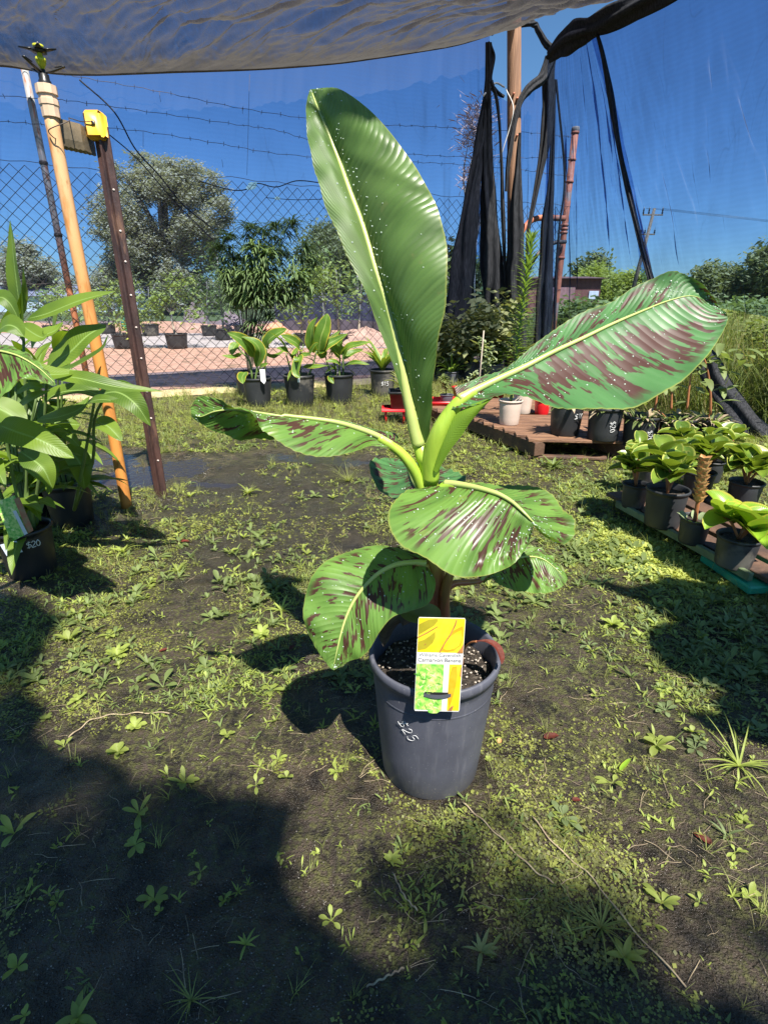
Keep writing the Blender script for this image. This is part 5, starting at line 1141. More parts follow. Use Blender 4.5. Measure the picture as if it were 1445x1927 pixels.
def pep(label, c, Rr, H, hh, n, L, mat='pep', seed=0, name='potted_peperomia', nst=4):
    random.seed(seed); root, _ = potted(name, label, c, Rr, H, None, 'pot_dusty', 'potted plant', 'peperomia pots on the low bench'); lm = MB(); sm = MB(); c2 = Vector(c)+Vector((0, 0, H*.85))
    for s_ in range(nst):
        a0 = random.uniform(0, 6.28); rr = random.uniform(.5, 1.3)*Rr; h = hh*random.uniform(.55, 1.0); t = c2+Vector((math.cos(a0)*rr, math.sin(a0)*rr, h))
        P = crom([c2, c2.lerp(t, .5)+Vector((0, 0, .02)), t], 10); sm.tube(P, .006, 6)
        m = n//nst; ph = random.uniform(0, 6)
        for j in range(m):
            f = (j+1)/m; p = P[min(9, int(3+6*f))]; a = ph+j*2.4; top = f > .7
            leaf(lm, p, (math.cos(a), math.sin(a), (1.3 if top else .45)+random.uniform(-.2, .3)), L*1.35*random.uniform(.75, 1.1)*(0.85 if top else 1), L*.88, .9, 'ovate', 10, .15, cup=.45, cols=3)
    sm.build('stems', M['redstem'], root); lm.build('foliage', M[mat], root); return root
zz = .08
pep('dark glossy peperomia in black pot at the far end of the bench', gp(1200, 962, zz, .07), .07, .13, .17, 22, .105, 'pep', 41)
pep('tall peperomia in the large mud-splashed black pot, second on the bench', gp(1262, 1003, zz, .10), .098, .19, .20, 26, .11, 'pep', 42)
random.seed(5); sr, _ = potted('potted_spike_plant', 'small black pot with a tan cone-like flower spike', gp(1315, 1032, zz, .07), .068, .12, None, 'pot_dusty', 'potted plant', 'peperomia pots on the low bench')
mb = MB(); mb2 = MB(); bb = gp(1315, 1032, zz, .07)+Vector((-.01, -.01, .10)); P = crom([bb, bb+Vector((-.008, 0, .12)), bb+Vector((-.02, 0, .26))], 20); mb.tube(P, .009, 8); mb.build('stem', M['redstem'], sr)
for i in range(7, 20):
    for q in range(4):
        a = i*2.4+q*1.57; leaf(mb2, P[i], (math.cos(a)*.75, math.sin(a)*.75, .9), .055, .040, -.4, 'ovate', 7, .3, cup=.5)
mb2.build('flower_spike', M['spike'], sr); lm = MB()
for k in range(26): a = random.uniform(0, 6.28); leaf(lm, bb+Vector((math.cos(a)*.04, math.sin(a)*.04, 0)), (math.cos(a)*.6, math.sin(a)*.6, .9), .05, .018, 1, 'ovate', 5, .2, cols=1)
lm.build('foliage', M['herb_pale'], sr)
pep('lime yellow peperomia in the front right pot on the teal tray', gp(1402, 1082, zz-.01, .09), .085, .135, .10, 20, .125, 'pep_y', 44)
pep('sprawling peperomia filling the bench behind the flower spike', gp(1330, 945, zz, .12), .085, .14, .17, 30, .105, 'pep', 45, nst=5)
pep('yellow-edged peperomia at the right edge behind the lime one', gp(1420, 968, zz, .12), .085, .14, .15, 30, .11, 'pep', 46, nst=5)
pep('small peperomia at the back of the bench under the cloth bundle', gp(1385, 892, zz, .10), .07, .12, .15, 24, .09, 'pep', 47, nst=4)
pep('low peperomia between the first two bench pots', gp(1235, 925, zz, .1), .075, .13, .15, 26, .085, 'pep', 49, nst=5)
pep('glossy peperomia behind the sprawling one on the bench', gp(1350, 915, zz, .1), .075, .13, .16, 28, .085, 'pep', 51, nst=5)
pep('upright peperomia at the back of the bench, nearest the marked pots', gp(1290, 905, zz, .1), .07, .12, .2, 24, .10, 'pep', 48, nst=4)
# ---------------------------------------------------------------- ginger pots on the left
LP = [((48,1100), 92, 'large ginger in black pot with barcode sticker marked $20, nearest at the left edge'), ((128,1000), 80, 'ginger in deep shadowed black pot beside the orange pipe foot'), ((60,985), 70, 'ginger in black pot behind the barcode pot')]
lr = []
for i, ((x, y), wpx, lb) in enumerate(LP):
    g = G(x, y); dep = g.y/ray(x, y).y; Rr = wpx/F*dep/2*1.1; cc = Vector((g.x-.03, g.y+Rr, 0))
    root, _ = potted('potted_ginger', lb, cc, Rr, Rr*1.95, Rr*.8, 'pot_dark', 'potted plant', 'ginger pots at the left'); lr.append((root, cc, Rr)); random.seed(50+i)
    cane_plant(root, cc+Vector((0, 0, Rr*1.7)), (.72, .66, .74)[i], 54, .30, .066, 'ginger', 1.3, 8, spread=.35, first=.05, up=.3)
r0_, c0, R0_ = lr[0]
price(r0_, '$20', c0, R0_*.91, .165, .62, .028, slope=.1, cwid=.62, r=.0016)
mb = MB(); th = .13; u_ = Vector((math.cos(th), math.sin(th), 0)); o_ = Vector((c0.x+math.sin(th)*(R0_*.94+.004), c0.y-math.cos(th)*(R0_*.94+.004), .165)); up_ = Vector((-.25*u_.x, -.25*u_.y, 1)).normalized(); u2 = (u_+Vector((0, 0, .22))).normalized()
def sk(u, v, z=0): return o_+u2*u+up_*v+Vector((.1, -1, 0))*z
mb.prism([sk(-.033, -.026), sk(.033, -.026), sk(.033, .026), sk(-.033, .026)], (.0002, -.001, 0)); stk = mb.build('sticker', basic('bluish_white_sticker', (.62, .68, .80), (.55, .62, .75), .4), r0_, False)
mb = MB(); x_ = -.016
for w_ in (2, 1, 3, 1, 1, 2, 4, 1, 2, 1, 3, 1):
    mb.prism([sk(x_, .0, .0012), sk(x_+w_*.0008, .0, .0012), sk(x_+w_*.0008, .013, .0012), sk(x_, .013, .0012)], (0, -.0003, 0)); x_ += w_*.0008+.0009
mb.prism([sk(-.018, -.004, .0012), sk(.02, -.004, .0012), sk(.02, -.003, .0012), sk(-.018, -.003, .0012)], (0, -.0003, 0))
mb.build('barcode_bars', M['black'], stk, False)
# picture tag hanging on that pot
def qprism(pts, th=.001): m_ = MB(); m_.prism([S(*q) for q in pts], (0, -th, 0)); return m_
tg = qprism([(-8,945,1.86),(28,932,1.86),(60,1000,1.83),(22,1020,1.83)]).build('picture_tag', grp, None, False); tag(tg, 'crumpled picture tag hanging on the barcode pot at the left edge', 'plant label')
qprism([(27,939,1.855),(37,935,1.855),(64,998,1.825),(54,1004,1.825)]).build('red_strip', basic('print_rust', (.38, .12, .05), (.3, .2, .08), .5, 40), tg, False)
qprism([(25,962,1.845),(31,960,1.845),(53,1004,1.82),(47,1007,1.82)]).build('white_strip', prw, tg, False)
# individual big leaves that reach out of this cluster
def gl(pts, W, prof='lance', roll=0, wav=.02, fold=.25):
    gm = MB(); pleaf(gm, [S(*q) for q in pts], W, prof, 20, roll, fold, wav, 3); gm.build('leaf', M['ginger'], r0_)
gl([(48,650,2.05),(36,560,2.05),(27,490,2.06),(20,415,2.08)], .085, 'lance', .45)
gl([(52,600,2.0),(90,590,1.98),(150,566,1.98),(218,548,2.0)], .075, 'lance', .15)
gl([(90,690,2.0),(130,665,1.98),(165,632,2.0),(200,612,2.05)], .125, 'ovate', .1)
gl([(60,655,1.9),(75,635,1.9),(105,622,1.92),(118,606,1.95)], .07, 'ovate', .3)
gl([(40,610,1.95),(60,625,1.9),(80,635,1.88),(90,628,1.88)], .06)
gl([(0,620,1.8),(15,612,1.78),(32,617,1.77),(46,634,1.76)], .07, 'ovate')
gl([(90,706,1.9),(150,712,1.85),(220,728,1.85),(308,737,1.9)], .06, 'lance', .2)
gl([(180,745,2.1),(220,738,2.05),(255,760,2.0),(284,802,2.0)], .10, 'lance', .1)
gl([(160,760,2.05),(190,752,2.0),(240,758,2.0)], .05, 'lance', .3)
gl([(0,800,1.55),(30,812,1.52),(80,830,1.5),(140,862,1.5)], .088, 'ovate', .05)
gl([(30,740,1.9),(60,728,1.88),(85,730,1.87)], .04, 'lance', .2); gl([(35,765,1.9),(60,750,1.88),(95,735,1.87)], .05, 'lance', .2)
gl([(-20,580,2.0),(0,560,1.98),(20,572,1.97),(40,610,1.97)], .06); gl([(100,640,2.3),(110,590,2.3),(125,560,2.35)], .07, 'ovate', .6)
gl([(10,690,1.9),(40,700,1.85),(100,705,1.85),(160,700,1.9)], .09, 'lance', .3); gl([(30,600,2.05),(45,580,2.05),(50,540,2.05),(44,500,2.05)], .06, 'lance', 1.2)
gl([(70,790,2.0),(110,785,1.95),(150,770,1.95),(170,745,2.0)], .07, 'lance', .2); gl([(40,850,1.9),(80,880,1.85),(100,920,1.85)], .09, 'lance', .2)
gl([(100,700,2.3),(140,690,2.3),(190,660,2.3),(205,630,2.3)], .06, 'lance', .5); gl([(-20,760,1.8),(20,780,1.8),(50,800,1.8)], .1, 'ovate', .3)
gl([(20,760,2.3),(60,770,2.25),(110,800,2.2),(150,840,2.2)], .10, 'ovate', .3); gl([(150,800,2.4),(110,800,2.35),(70,830,2.3),(40,880,2.3)], .11, 'ovate', -.2); gl([(170,800,2.5),(200,800,2.45),(230,830,2.4)], .09, 'ovate', .3); gl([(120,840,2.3),(150,870,2.25),(160,920,2.25)], .10, 'ovate', .5)
gl([(80,760,2.4),(110,740,2.4),(160,735,2.4),(200,750,2.4)], .10, 'ovate', .4); gl([(0,700,2.3),(30,730,2.25),(70,780,2.2),(80,830,2.2)], .10, 'lance', .2); gl([(180,860,2.4),(150,850,2.4),(110,870,2.35),(90,900,2.35)], .10, 'ovate', .1)
gl([(60,870,2.2),(95,880,2.15),(92,930,2.12)], .07, 'ovate', .4)
sm = MB()
for q in ([(48,1000,2.06),(50,800,2.05),(45,640,2.05)], [(60,1000,2.1),(80,850,2.05),(90,690,2.0)], [(140,960,2.3),(160,860,2.2),(180,745,2.1)], [(140,960,2.4),(175,870,2.3),(178,790,2.2),(205,735,2.1)]): stem3(sm, q, .008)
sm.build('long_cane', M['canestem'], r0_)
# banana leaf pushing in at the left edge (its plant stands outside)
fl = empty('blotched_banana_leaf', S(-60, 900, 1.5), 'blotched banana leaf poking in at the left edge over the ginger', 'banana plant')
old = ban; ban = fl
rails_leaf('leaf', B2, [[(-140,700,1.5),(-140,660,1.6),(-140,760,1.45)], [(-80,672,1.5),(-70,645,1.58),(-90,770,1.4)], [(-20,660,1.48),(-10,648,1.56),(-40,790,1.36)], [(30,668,1.46),(40,658,1.5),(0,752,1.38)], [(70,690,1.44),(72,680,1.46),(45,712,1.42)], [(95,712,1.42),(98,708,1.43),(88,722,1.41)], [(106,724,1.41),(106,722,1.41),(102,727,1.41)]], bulge=.015, rip=.004, ribr=.006, n=60)
mb = MB(); mb.tube(crom([S(-140,700,1.5), S(-170,800,1.5), S(-190,1000,1.5), G(-190,1250)], 12), .014, 8); mb.build('leaf_stalk', M['stem'], fl); ban = old
# ================================================================== BACKGROUND BEYOND THE FENCE
random.seed(77)
def bl(cx, cy, rx, ry, n, r, dy=2.0):
    out = []
    for k in range(n):
        a = random.uniform(0, 6.28); q = math.sqrt(random.random()); out.append((cx+rx*q*math.cos(a), cy+ry*q*math.sin(a), r*random.uniform(.7, 1.25), random.uniform(-dy, dy)))
    return out
tree('eucalyptus_tree', 'large grey-green gum tree, tallest beyond the fence at the left', 'tree', 42, (315, 575), bl(270,330,42,26,6,36)+bl(345,350,40,40,6,36)+bl(215,420,40,35,6,34)+bl(380,420,36,50,6,30)+bl(300,470,90,60,9,36)+bl(220,510,40,25,4,26)+bl(300,540,130,28,12,30), 110000, .21, M['euc'], .45, 'trees beyond the fence', .3)
tree('eucalyptus_tree', 'low rounded grey tree at the far left beside the upright leaf', 'tree', 55, (80, 570), bl(45,505,30,22,5,28)+bl(85,520,25,18,4,24)+bl(10,520,30,25,4,26)+bl(130,535,25,12,3,18), 24000, .28, M['euc'], .4, 'trees beyond the fence', .2)
tree('dense_tree', 'broad smooth-topped green tree behind the weeping shrub', 'tree', 38, (650, 590), bl(640,500,40,30,9,44)+bl(600,470,30,20,4,34)+bl(700,510,40,35,8,44)+bl(640,570,70,26,9,32), 60000, .2, M['euc2'], .4, 'trees beyond the fence')
tree('dense_tree', 'grey-green tree seen between the black drapes', 'tree', 30, (880, 600), bl(870,500,25,30,5,26)+bl(890,545,30,30,5,26)+bl(935,540,30,30,5,26), 16000, .22, M['euc2'], .3, 'trees beyond the fence')
tree('bare_shrub_tree', 'pale sparse tree top showing above the fence left of the pole', 'tree', 26, (893, 590), bl(893,240,12,30,5,16,.5)+bl(900,330,10,30,3,14,.5), 1600, .3, basic('dry_twigs', (.42, .30, .26), (.3, .2, .18), .9), .12, 'trees beyond the fence', bark='palebark', ratio=.12)
tree('green_tree', 'bright yellow-green tree in the middle distance right of the cord', 'tree', 48, (1150, 575), bl(1150,540,45,16,8,22)+bl(1115,530,12,14,2,16)+bl(1190,545,20,14,3,18), 24000, .26, M['yel_tree'], .3, 'trees beyond the fence')
tree('distant_tree', 'small dark round tree left of the bright green one', 'tree', 70, (1110, 560), bl(1110,503,12,8,4,14), 5000, .45, M['euc2'], .3, 'trees beyond the fence')
tree('distant_tree', 'wide olive tree on the right horizon', 'tree', 50, (1355, 575), bl(1350,535,42,16,9,24)+bl(1330,520,10,6,2,16), 16000, .4, M['euc2'], .35, 'trees beyond the fence')
tree('distant_tree', 'taller olive tree cut by the right edge of the photo', 'tree', 46, (1450, 580), bl(1450,515,22,24,8,26), 12000, .4, M['euc2'], .35, 'trees beyond the fence')
# distant belts that read as one mass
def belt(name, pts, Yd, r, count, lsz, mat):
    bl_ = []
    for (x, y) in pts:
        p = S(x, y, Yd+random.uniform(-3, 3)); bl_.append((p.x, p.y, p.z, r/F*Yd))
    o = crown(name, mat, bl_, count, lsz, None, .5, 0, .3); return tag(o, kind='stuff')
belt('far_woodland', [(x, 566+random.uniform(-7, 5)) for x in range(-120, 560, 17)], 70, 17, 16000, .7, M['euc'])
belt('far_woodland', [(x, 572+random.uniform(-6, 5)) for x in range(940, 1640, 15)], 62, 14, 16000, .6, M['green_tree'])
belt('nursery_greenery', [(x, 600+random.uniform(-14, 12)) for x in range(1060, 1700, 15)]+[(x, 630) for x in range(1120, 1700, 26)], 17, 20, 30000, .17, M['green_tree'])
belt('nursery_greenery', [(x, 640+random.uniform(-28, 40)) for x in range(1375, 1700, 12)], 7.5, 26, 16000, .075, M['herb'])
belt('nursery_greenery', [(x, 628+random.uniform(-30, 34)) for x in range(990, 1120, 11)], 12.5, 22, 16000, .13, M['herb'])
belt('nursery_greenery', [(x, 640+random.uniform(-40, 20)) for x in range(840, 960, 11)], 10.5, 22, 9000, .11, M['euc2'])
# white shed, red-brown shed
def shed(name, label, Yd, x0, x1, ytop, ywall, ybot, wall, roof, depth=8, extra=None):
    a, b = S(x0, ybot, Yd), S(x1, ybot, Yd); zt = S((x0+x1)/2, ytop, Yd).z; zw = S((x0+x1)/2, ywall, Yd).z
    root = empty(name, (a.x/2+b.x/2, Yd, 0), label, 'shed'); W_ = b.x-a.x; cx = (a.x+b.x)/2
    mb = MB(); mb.box((cx, Yd+depth/2, zw/2), (W_, depth, zw), bev=.02); mb.build('wall', wall, root, False)
    mb = MB(); mb.prism([Vector((a.x-.3, Yd-.3, zw)), Vector((a.x-.3, Yd+depth*.5, zt)), Vector((a.x-.3, Yd+depth+.3, zw))], (W_+.6, 0, 0)); mb.build('roof', roof, root, False)
    if extra: extra(root, a, b, zw, Yd)
    return root
def strip(root, a, b, zw, Yd):
    for k in range(5):
        mb = MB(); x = a.x+(b.x-a.x)*(k+.5)/5; mb.box((x, Yd-.02, zw*.45), (1.4, .05, zw*.5), bev=.01); mb.build('window', basic('shed_window', (.12, .13, .16), (.2, .2, .24), .3), root, False)
shed('long_shed', 'long pale shed with grey roof far behind the orange pipe', 52, -60, 262, 528, 557, 590, M['white'], M['roofgrey'], 10, strip)
def gar(root, a, b, zw, Yd):
    mb = MB(); mb.box(((a.x+b.x)/2-.1, Yd-.03, zw*.44), ((b.x-a.x)*.36, .06, zw*.75), bev=.02); mb.build('door', basic('pinkish_door', (.40, .20, .18), (.34, .16, .14), .6), root, False)
    mb = MB(); mb.box((b.x-.35, Yd-.04, zw*.62), (.5, .06, .4), bev=.01); mb.build('window', M['white'], root, False)
shed('brick_shed', 'red-brown shed with flat brown roof behind the straight cloth strip', 30, 985, 1122, 516, 524, 600, M['brick'], basic('brown_roof', (.20, .10, .08), (.15, .08, .07), .8), 6, gar)
# power pole
p0 = S(1186, 560, 44); ptop = S(1231, 392, 44.0); pw = empty('power_pole', (p0.x, 44, 0), 'leaning wooden power pole with two crossarms beyond the right-hand cloth', 'power pole')
d_ = (ptop-p0); base = p0 - d_*(p0.z/d_.z); mb = MB(); mb.tube([base, ptop], [.17, .10], 10); mb.build('post', M['bark'], pw)
for f, w_ in ((.93, .036), (.72, .026)):
    mb = MB(); q = p0+d_*f; mb.box(q, (w_*44*.95, .09, .09), .05, bev=.01); ca = mb.build('crossarm', M['bark'], pw, False)
    for u in (-.45, -.2, .42):
        mb = MB(); r_ = q+Vector((u*w_*44, 0, .06)); mb.lathe([(.05, 0), (.07, .08), (.04, .14), (.06, .2), (.02, .45 if f > .9 else .25), (0, .46)], tuple(r_), 8); mb.build('insulator', M['black'], ca)
wr = MB()
for k, u in enumerate((-.4, 0, .4)):
    a = p0+d_*.95+Vector((u*1.5, 0, .3)); wr.tube([a, a+Vector((12, 3, -.6)), a+Vector((30, 8, 1.0))], .010, 3)
tag(wr.build('power_lines', M['black'], None), 'three thin power lines running right from the leaning pole', 'power line')
# rubble heaps
def heap(name, label, x, y, wpx, hpx, Yd, mat, seed):
    g = S(x, y, Yd); k = Yd/ray(x, y).y/F; mb = MB(); rows = []; H = hpx*k; W_ = wpx*k/2
    for i in range(16):
        t = i/15; rows.append([Vector((g.x+W_*(1-t)*math.cos(a)*(1+.3*mn.noise(Vector((math.cos(a)*2, t*3, seed)))), Yd+W_*(1-t)*math.sin(a), max(-.02, H*(t**.8)*(1+.35*mn.noise(Vector((math.cos(a)*2+seed, math.sin(a)*2, t*4))))))) for a in [q*math.pi/14 for q in range(28)]])
    mb.grid(rows, close=True); o = mb.build(name, mat, None, False); return tag(o, label, 'rubble heap', 'rubble heaps beyond the fence')
heap('rubble_heap', 'pointed pinkish rubble heap beyond the dark picket', 372, 640, 74, 50, 20, M['rock'], 1)
heap('rubble_heap', 'low wide pinkish rubble heap left of the weeping shrub', 440, 636, 90, 36, 20.5, M['rock'], 2)
heap('rubble_heap', 'orange earth heap right behind the weeping shrub', 520, 636, 60, 24, 19, basic('orange_earth', (.62, .28, .18), (.5, .22, .14), .9, 6, .5, 20), 3)
heap('rubble_heap', 'flat red-brown mound on the right of the soil yard', 690, 660, 150, 30, 14.5, M['rock'], 4)
# saplings in tubs
random.seed(90)
def sapling(label, x, ybase, Yd, hpx, tubw, foliage, seed, tub=True):
    random.seed(seed); g = G(x, ybase, .02); k = g.y/ray(x, ybase).y/F; c = Vector((g.x, g.y, .02)); H = hpx*k
    root = empty('potted_sapling', c, label, 'potted sapling', 'saplings in tubs beyond the fence')
    R0 = tubw*k/2; hp = R0*1.25
    mb = MB(); pot_mesh(mb, R0, hp, R0*.82, 24, .02, tuple(c)); mb.build('tub', M['pot_dusty'], root)
    sm = MB(); top = c+Vector((random.uniform(-.15, .15), 0, H)); P = crom([c+Vector((0, 0, hp*.4)), c.lerp(top, .5)+Vector((random.uniform(-.1, .1), 0, 0)), top], 10); sm.tube(P, [.035-.0028*i for i in range(10)], 6)
    blobs = []
    for j in range(6):
        q = P[random.randint(4, 9)]+Vector((random.uniform(-.45, .45), random.uniform(-.3, .3), random.uniform(-.1, .25))); sm.tube([P[5], P[5].lerp(q, .6)+Vector((0, 0, .1)), q], .012, 4); blobs.append((q.x, q.y, q.z, random.uniform(.22, .42)))
    sm.build('trunk', M['palebark'], root); crown('crown', M[foliage], blobs, 650, .13, root, .4, .2, .2); return root
SA = [(235,655,95,40,'yel_tree','sapling in grey tub seen between the orange pipe and dark picket'), (335,655,110,42,'yel_tree','pale-trunked sapling in the nearest grey tub right of the picket'), (150,640,80,30,'yel_tree','sapling behind the orange pipe'), (285,632,85,34,'euc2','sapling hidden mostly by the dark picket'),
      (205,628,75,30,'euc2','small sapling in tub left of the green tree guard'), (395,632,100,30,'herb','sapling left of the pointed heap top'), (420,640,130,32,'green_tree','taller sapling just left of the weeping shrub'), (570,650,120,34,'yel_tree','yellow-green sapling right of the weeping shrub'),
      (610,640,130,30,'green_tree','staked sapling in front of the smooth-topped tree'), (640,650,125,32,'yel_tree','sapling with orange mark near the upright leaf'), (675,645,120,30,'green_tree','sapling touching the upright leaf edge'), (100,632,75,30,'green_tree','sapling left of the orange pipe near the long shed'), (455,628,95,26,'euc2','sapling directly behind the weeping shrub crown'),
      (860,650,120,32,'green_tree','sapling visible between the upright leaf and first drape'), (720,640,110,30,'euc2','sapling hidden behind the upright leaf blade')]
for i, (x, yb, h, tw, fo, lb) in enumerate(SA): sapling(lb, x, yb, 0, h, tw, fo, 100+i)
g = G(240, 622, .02); mb = MB(); mb.lathe([(.16, 0), (.17, .02), (.17, .8), (.16, .82), (.15, .8), (.15, .02)], (g.x, g.y, .02), 16); tag(mb.build('tree_guard', basic('green_plastic_sleeve', (.02, .42, .25), (.02, .3, .18), .5), None), 'bright green plastic tree guard left of the dark picket', 'tree guard')
for (x, y0, y1, Yd, lb) in ((608,492,600,14,'pale stake standing left of the upright leaf'), (632,498,590,14,'second pale stake standing left of the upright leaf'), (409,480,560,16,'pale stake left of the weeping shrub'), (672,505,560,15,'leaning pale stake against the upright leaf edge'), (1327,563,640,9,'orange-tipped stake in the far right greenery')):
    a, b = S(x, y0, Yd), S(x+4, y1, Yd); b.z = 0; mb = MB(); mb.tube([b, a], .018, 6); tag(mb.build('garden_stake', M['palebark'] if x < 1000 else M['redstem'], None), lb, 'stake')
# low dark cloth barrier behind the saplings
mb = MB(); a, b = S(520, 640, 21), S(800, 640, 21); rows = [[a.lerp(b, j/40)+Vector((0, .12*math.sin(j*1.3), 0)) for j in range(41)] for z in range(2)]
rows = [[Vector((p.x, p.y+.1*math.sin(j*2+z), .02+z*.42+.03*math.sin(j))) for j, p in enumerate(rows[0])] for z in range(4)]; mb.grid(rows)
tag(mb.build('cloth_barrier', basic('purple_grey_barrier', (.07, .06, .085), (.045, .04, .055), .9, 3), None), 'low purple-grey cloth barrier behind the saplings', 'barrier')

# ================================================================== GROUND COVER
def npatch(x, y, s_, o=0): return mn.noise(Vector((x*s_, y*s_, o)))
def cov(x, y): return npatch(x, y, 1.3, 4)+.6*npatch(x, y, 4.5, 8)
def inpud(x, y): return any((x-a)**2/(r*r*2.0)+(y-b)**2/(r*r*.7) < 1 for a, b, r in PUD)
POTS = [(PC.x, PC.y, .135)]
def blocked(x, y): return any((x-a)**2+(y-b)**2 < r*r for a, b, r in POTS)
def bare(x, y): return min(1.0, .12+1.1*((x+.55)**2/1.1+(y-2.95)**2/1.25)**1.5)
def sample(n, xr, yr, f):
    out = []; k = 0
    while len(out) < n and k < n*14:
        k += 1; y = yr(); x = random.uniform(*xr(y))
        if y > 7.8+.42*x or blocked(x, y): continue
        if f(x, y) and random.random() < bare(x, y): out.append((x, y))
    return out
xr = lambda y: (-.85*y-.55, .85*y+.5)
random.seed(200)
T1 = []
for k in range(4):
    mb = MB()
    for j in range(4):
        a = random.uniform(0, 6.28); L = random.uniform(.004, .0075); b = Vector((random.uniform(-.008, .008), random.uniform(-.008, .008), .001)); d = Vector((math.cos(a), math.sin(a), random.uniform(.05, .5))); s_ = Vector((-math.sin(a), math.cos(a), random.uniform(-.3, .3)))*L*.42
        mb.add([b, b+d*L*.5+s_, b+d*L, b+d*L*.5-s_], [(0, 1, 2, 3)], [(.5, 0), (1, .5), (.5, 1), (0, .5)])
    T1.append(mb)
pts = sample(21000, xr, lambda: .32+2.6*random.random()**1.15, lambda x, y: cov(x, y)+random.uniform(-.38, .38)-(.22 if x > .1 and y < 1.7 and x < .9 else 0)-(.16 if y < 1.0 else 0) > .20 and not inpud(x, y))
tag(bake('ground_cover', T1, [(random.randrange(4), x, y, gh(x, y), random.uniform(0, 6.28), random.uniform(.5, 1.35)*(1+.12*y), 0, 0) for x, y in pts[::2]], M['cover']), kind='stuff')
tag(bake('ground_cover', T1, [(random.randrange(4), x, y, gh(x, y), random.uniform(0, 6.28), random.uniform(.5, 1.5)*(1+.12*y), 0, 0) for x, y in pts[1::2]], M['cover_dark']), kind='stuff')
pts = sample(18000, xr, lambda: 2.4+5.2*random.random(), lambda x, y: cov(x, y)+random.uniform(-.4, .4) > -.10 and not inpud(x, y))
tag(bake('ground_cover', T1, [(random.randrange(4), x, y, gh(x, y), random.uniform(0, 6.28), random.uniform(1.5, 3.2), 0, 0) for x, y in pts], M['cover']), kind='stuff')
# rosettes of small weeds
T2 = []
for k in range(20):
    mb = MB(); n = random.randint(4, 7)
    for j in range(n):
        a = j*2.4+random.uniform(-.3, .3); kind = random.choice((0, 1, 2)) if j == 0 else kind
        leaf(mb, (0, 0, .001), (math.cos(a), math.sin(a), random.uniform(.35, 1.6)), random.uniform(.022, .05), (.013, .006, .016)[kind], random.uniform(.6,1.2), ('padd', 'lance', 'obov')[kind], 8, .15, cols=1, cup=.1)
    T2.append(mb)
def dens(x, y):
    if y < 1.15 and random.random() < .5: return 0
    d = .04 + .9*max(0, npatch(x, y, 2.2, 20)+.05)
    if y > 2.2: d += .40
    if x > .35*y+.35: d += .3
    if x < -.5*y: d += .1
    return d*(0.0 if inpud(x, y) else 1)
pts = sample(2600, xr, lambda: .35+6.6*random.random()**1.2, lambda x, y: random.random() < dens(x, y))
tag(bake('small_weeds', T2, [(random.randrange(20), x, y, gh(x, y)-.001, random.uniform(0, 6.28), random.uniform(.25, .95)*(.75+.2*y), 0, 0) for x, y in pts], M['weed']), kind='stuff')
pts = sample(420, lambda y: (.3*y+.1, .9*y+.5), lambda: .8+2.6*random.random(), lambda x, y: random.random() < dens(x, y))
tag(bake('grey_weeds', T2, [(random.choice((1, 4, 7)), x, y, gh(x, y)-.001, random.uniform(0, 6.28), random.uniform(.5, 1.2), 0, 0) for x, y in pts], M['weed_grey']), kind='stuff')
# grass tufts
T3 = []
for k in range(18):
    mb = MB()
    for j in range(random.randint(6, 12)):
        a = random.uniform(0, 6.28); r = random.uniform(.15, 1.1)
        leaf(mb, (random.gauss(0, .006), random.gauss(0, .006), 0), (math.cos(a)*r, math.sin(a)*r, 1), random.uniform(.05, .11), .0028, random.uniform(.6, 1.8), 'blade', 6, .3, cols=1)
    T3.append(mb)
def gd(x, y):
    if y < 1.3 and random.random() < .65: return 0
    d = .06+(.22 if y > 2.3 else 0)+.5*max(0, npatch(x, y, 1.6, 33)+.1)
    if y > 4.6+.3*x and x < 1.5: d += .9
    if y > 5.4: d += .6
    if x > .55*y+.1 and y > 1.2: d += .45
    if abs(x+1.35) < .55 and abs(y-2.85) < .4: d += .8
    return min(1, d)*(0.0 if inpud(x, y) else 1)
pts = sample(6500, xr, lambda: .5+7.0*random.random(), lambda x, y: random.random() < gd(x, y))
tag(bake('grass', T3, [(random.randrange(18), x, y, gh(x, y)-.002, random.uniform(0, 6.28), random.uniform(.35, .9)*(.6+.22*y), random.uniform(-.2, .2), random.uniform(-.2, .2)) for x, y in pts], M['grass']), kind='stuff')
pts = sample(1500, xr, lambda: .6+6.8*random.random(), lambda x, y: random.random() < gd(x, y)+.1)
tag(bake('dry_grass', T3, [(random.randrange(18), x, y, gh(x, y)-.002, random.uniform(0, 6.28), random.uniform(.3, .8)*(.6+.2*y), random.uniform(-.4, .4), random.uniform(-.4, .4)) for x, y in pts], M['grass_dry']), kind='stuff')
# bright clover-like patch on the right
pts = []
random.seed(210)
for k in range(1300):
    t = random.random(); p = G(1130, 1000).lerp(G(1300, 1110), t) + Vector((random.gauss(.06, .10), random.gauss(.03, .10), 0)); pts.append((p.x, p.y))
tag(bake('lime_clover_patch', T2, [(random.choice((0, 2, 3, 5)), x, y, gh(x, y), random.uniform(0, 6.28), random.uniform(.35, .8), 0, 0) for x, y in pts], plain_leaf('lime_clover', (.42, .47, .12), .3)), kind='stuff')
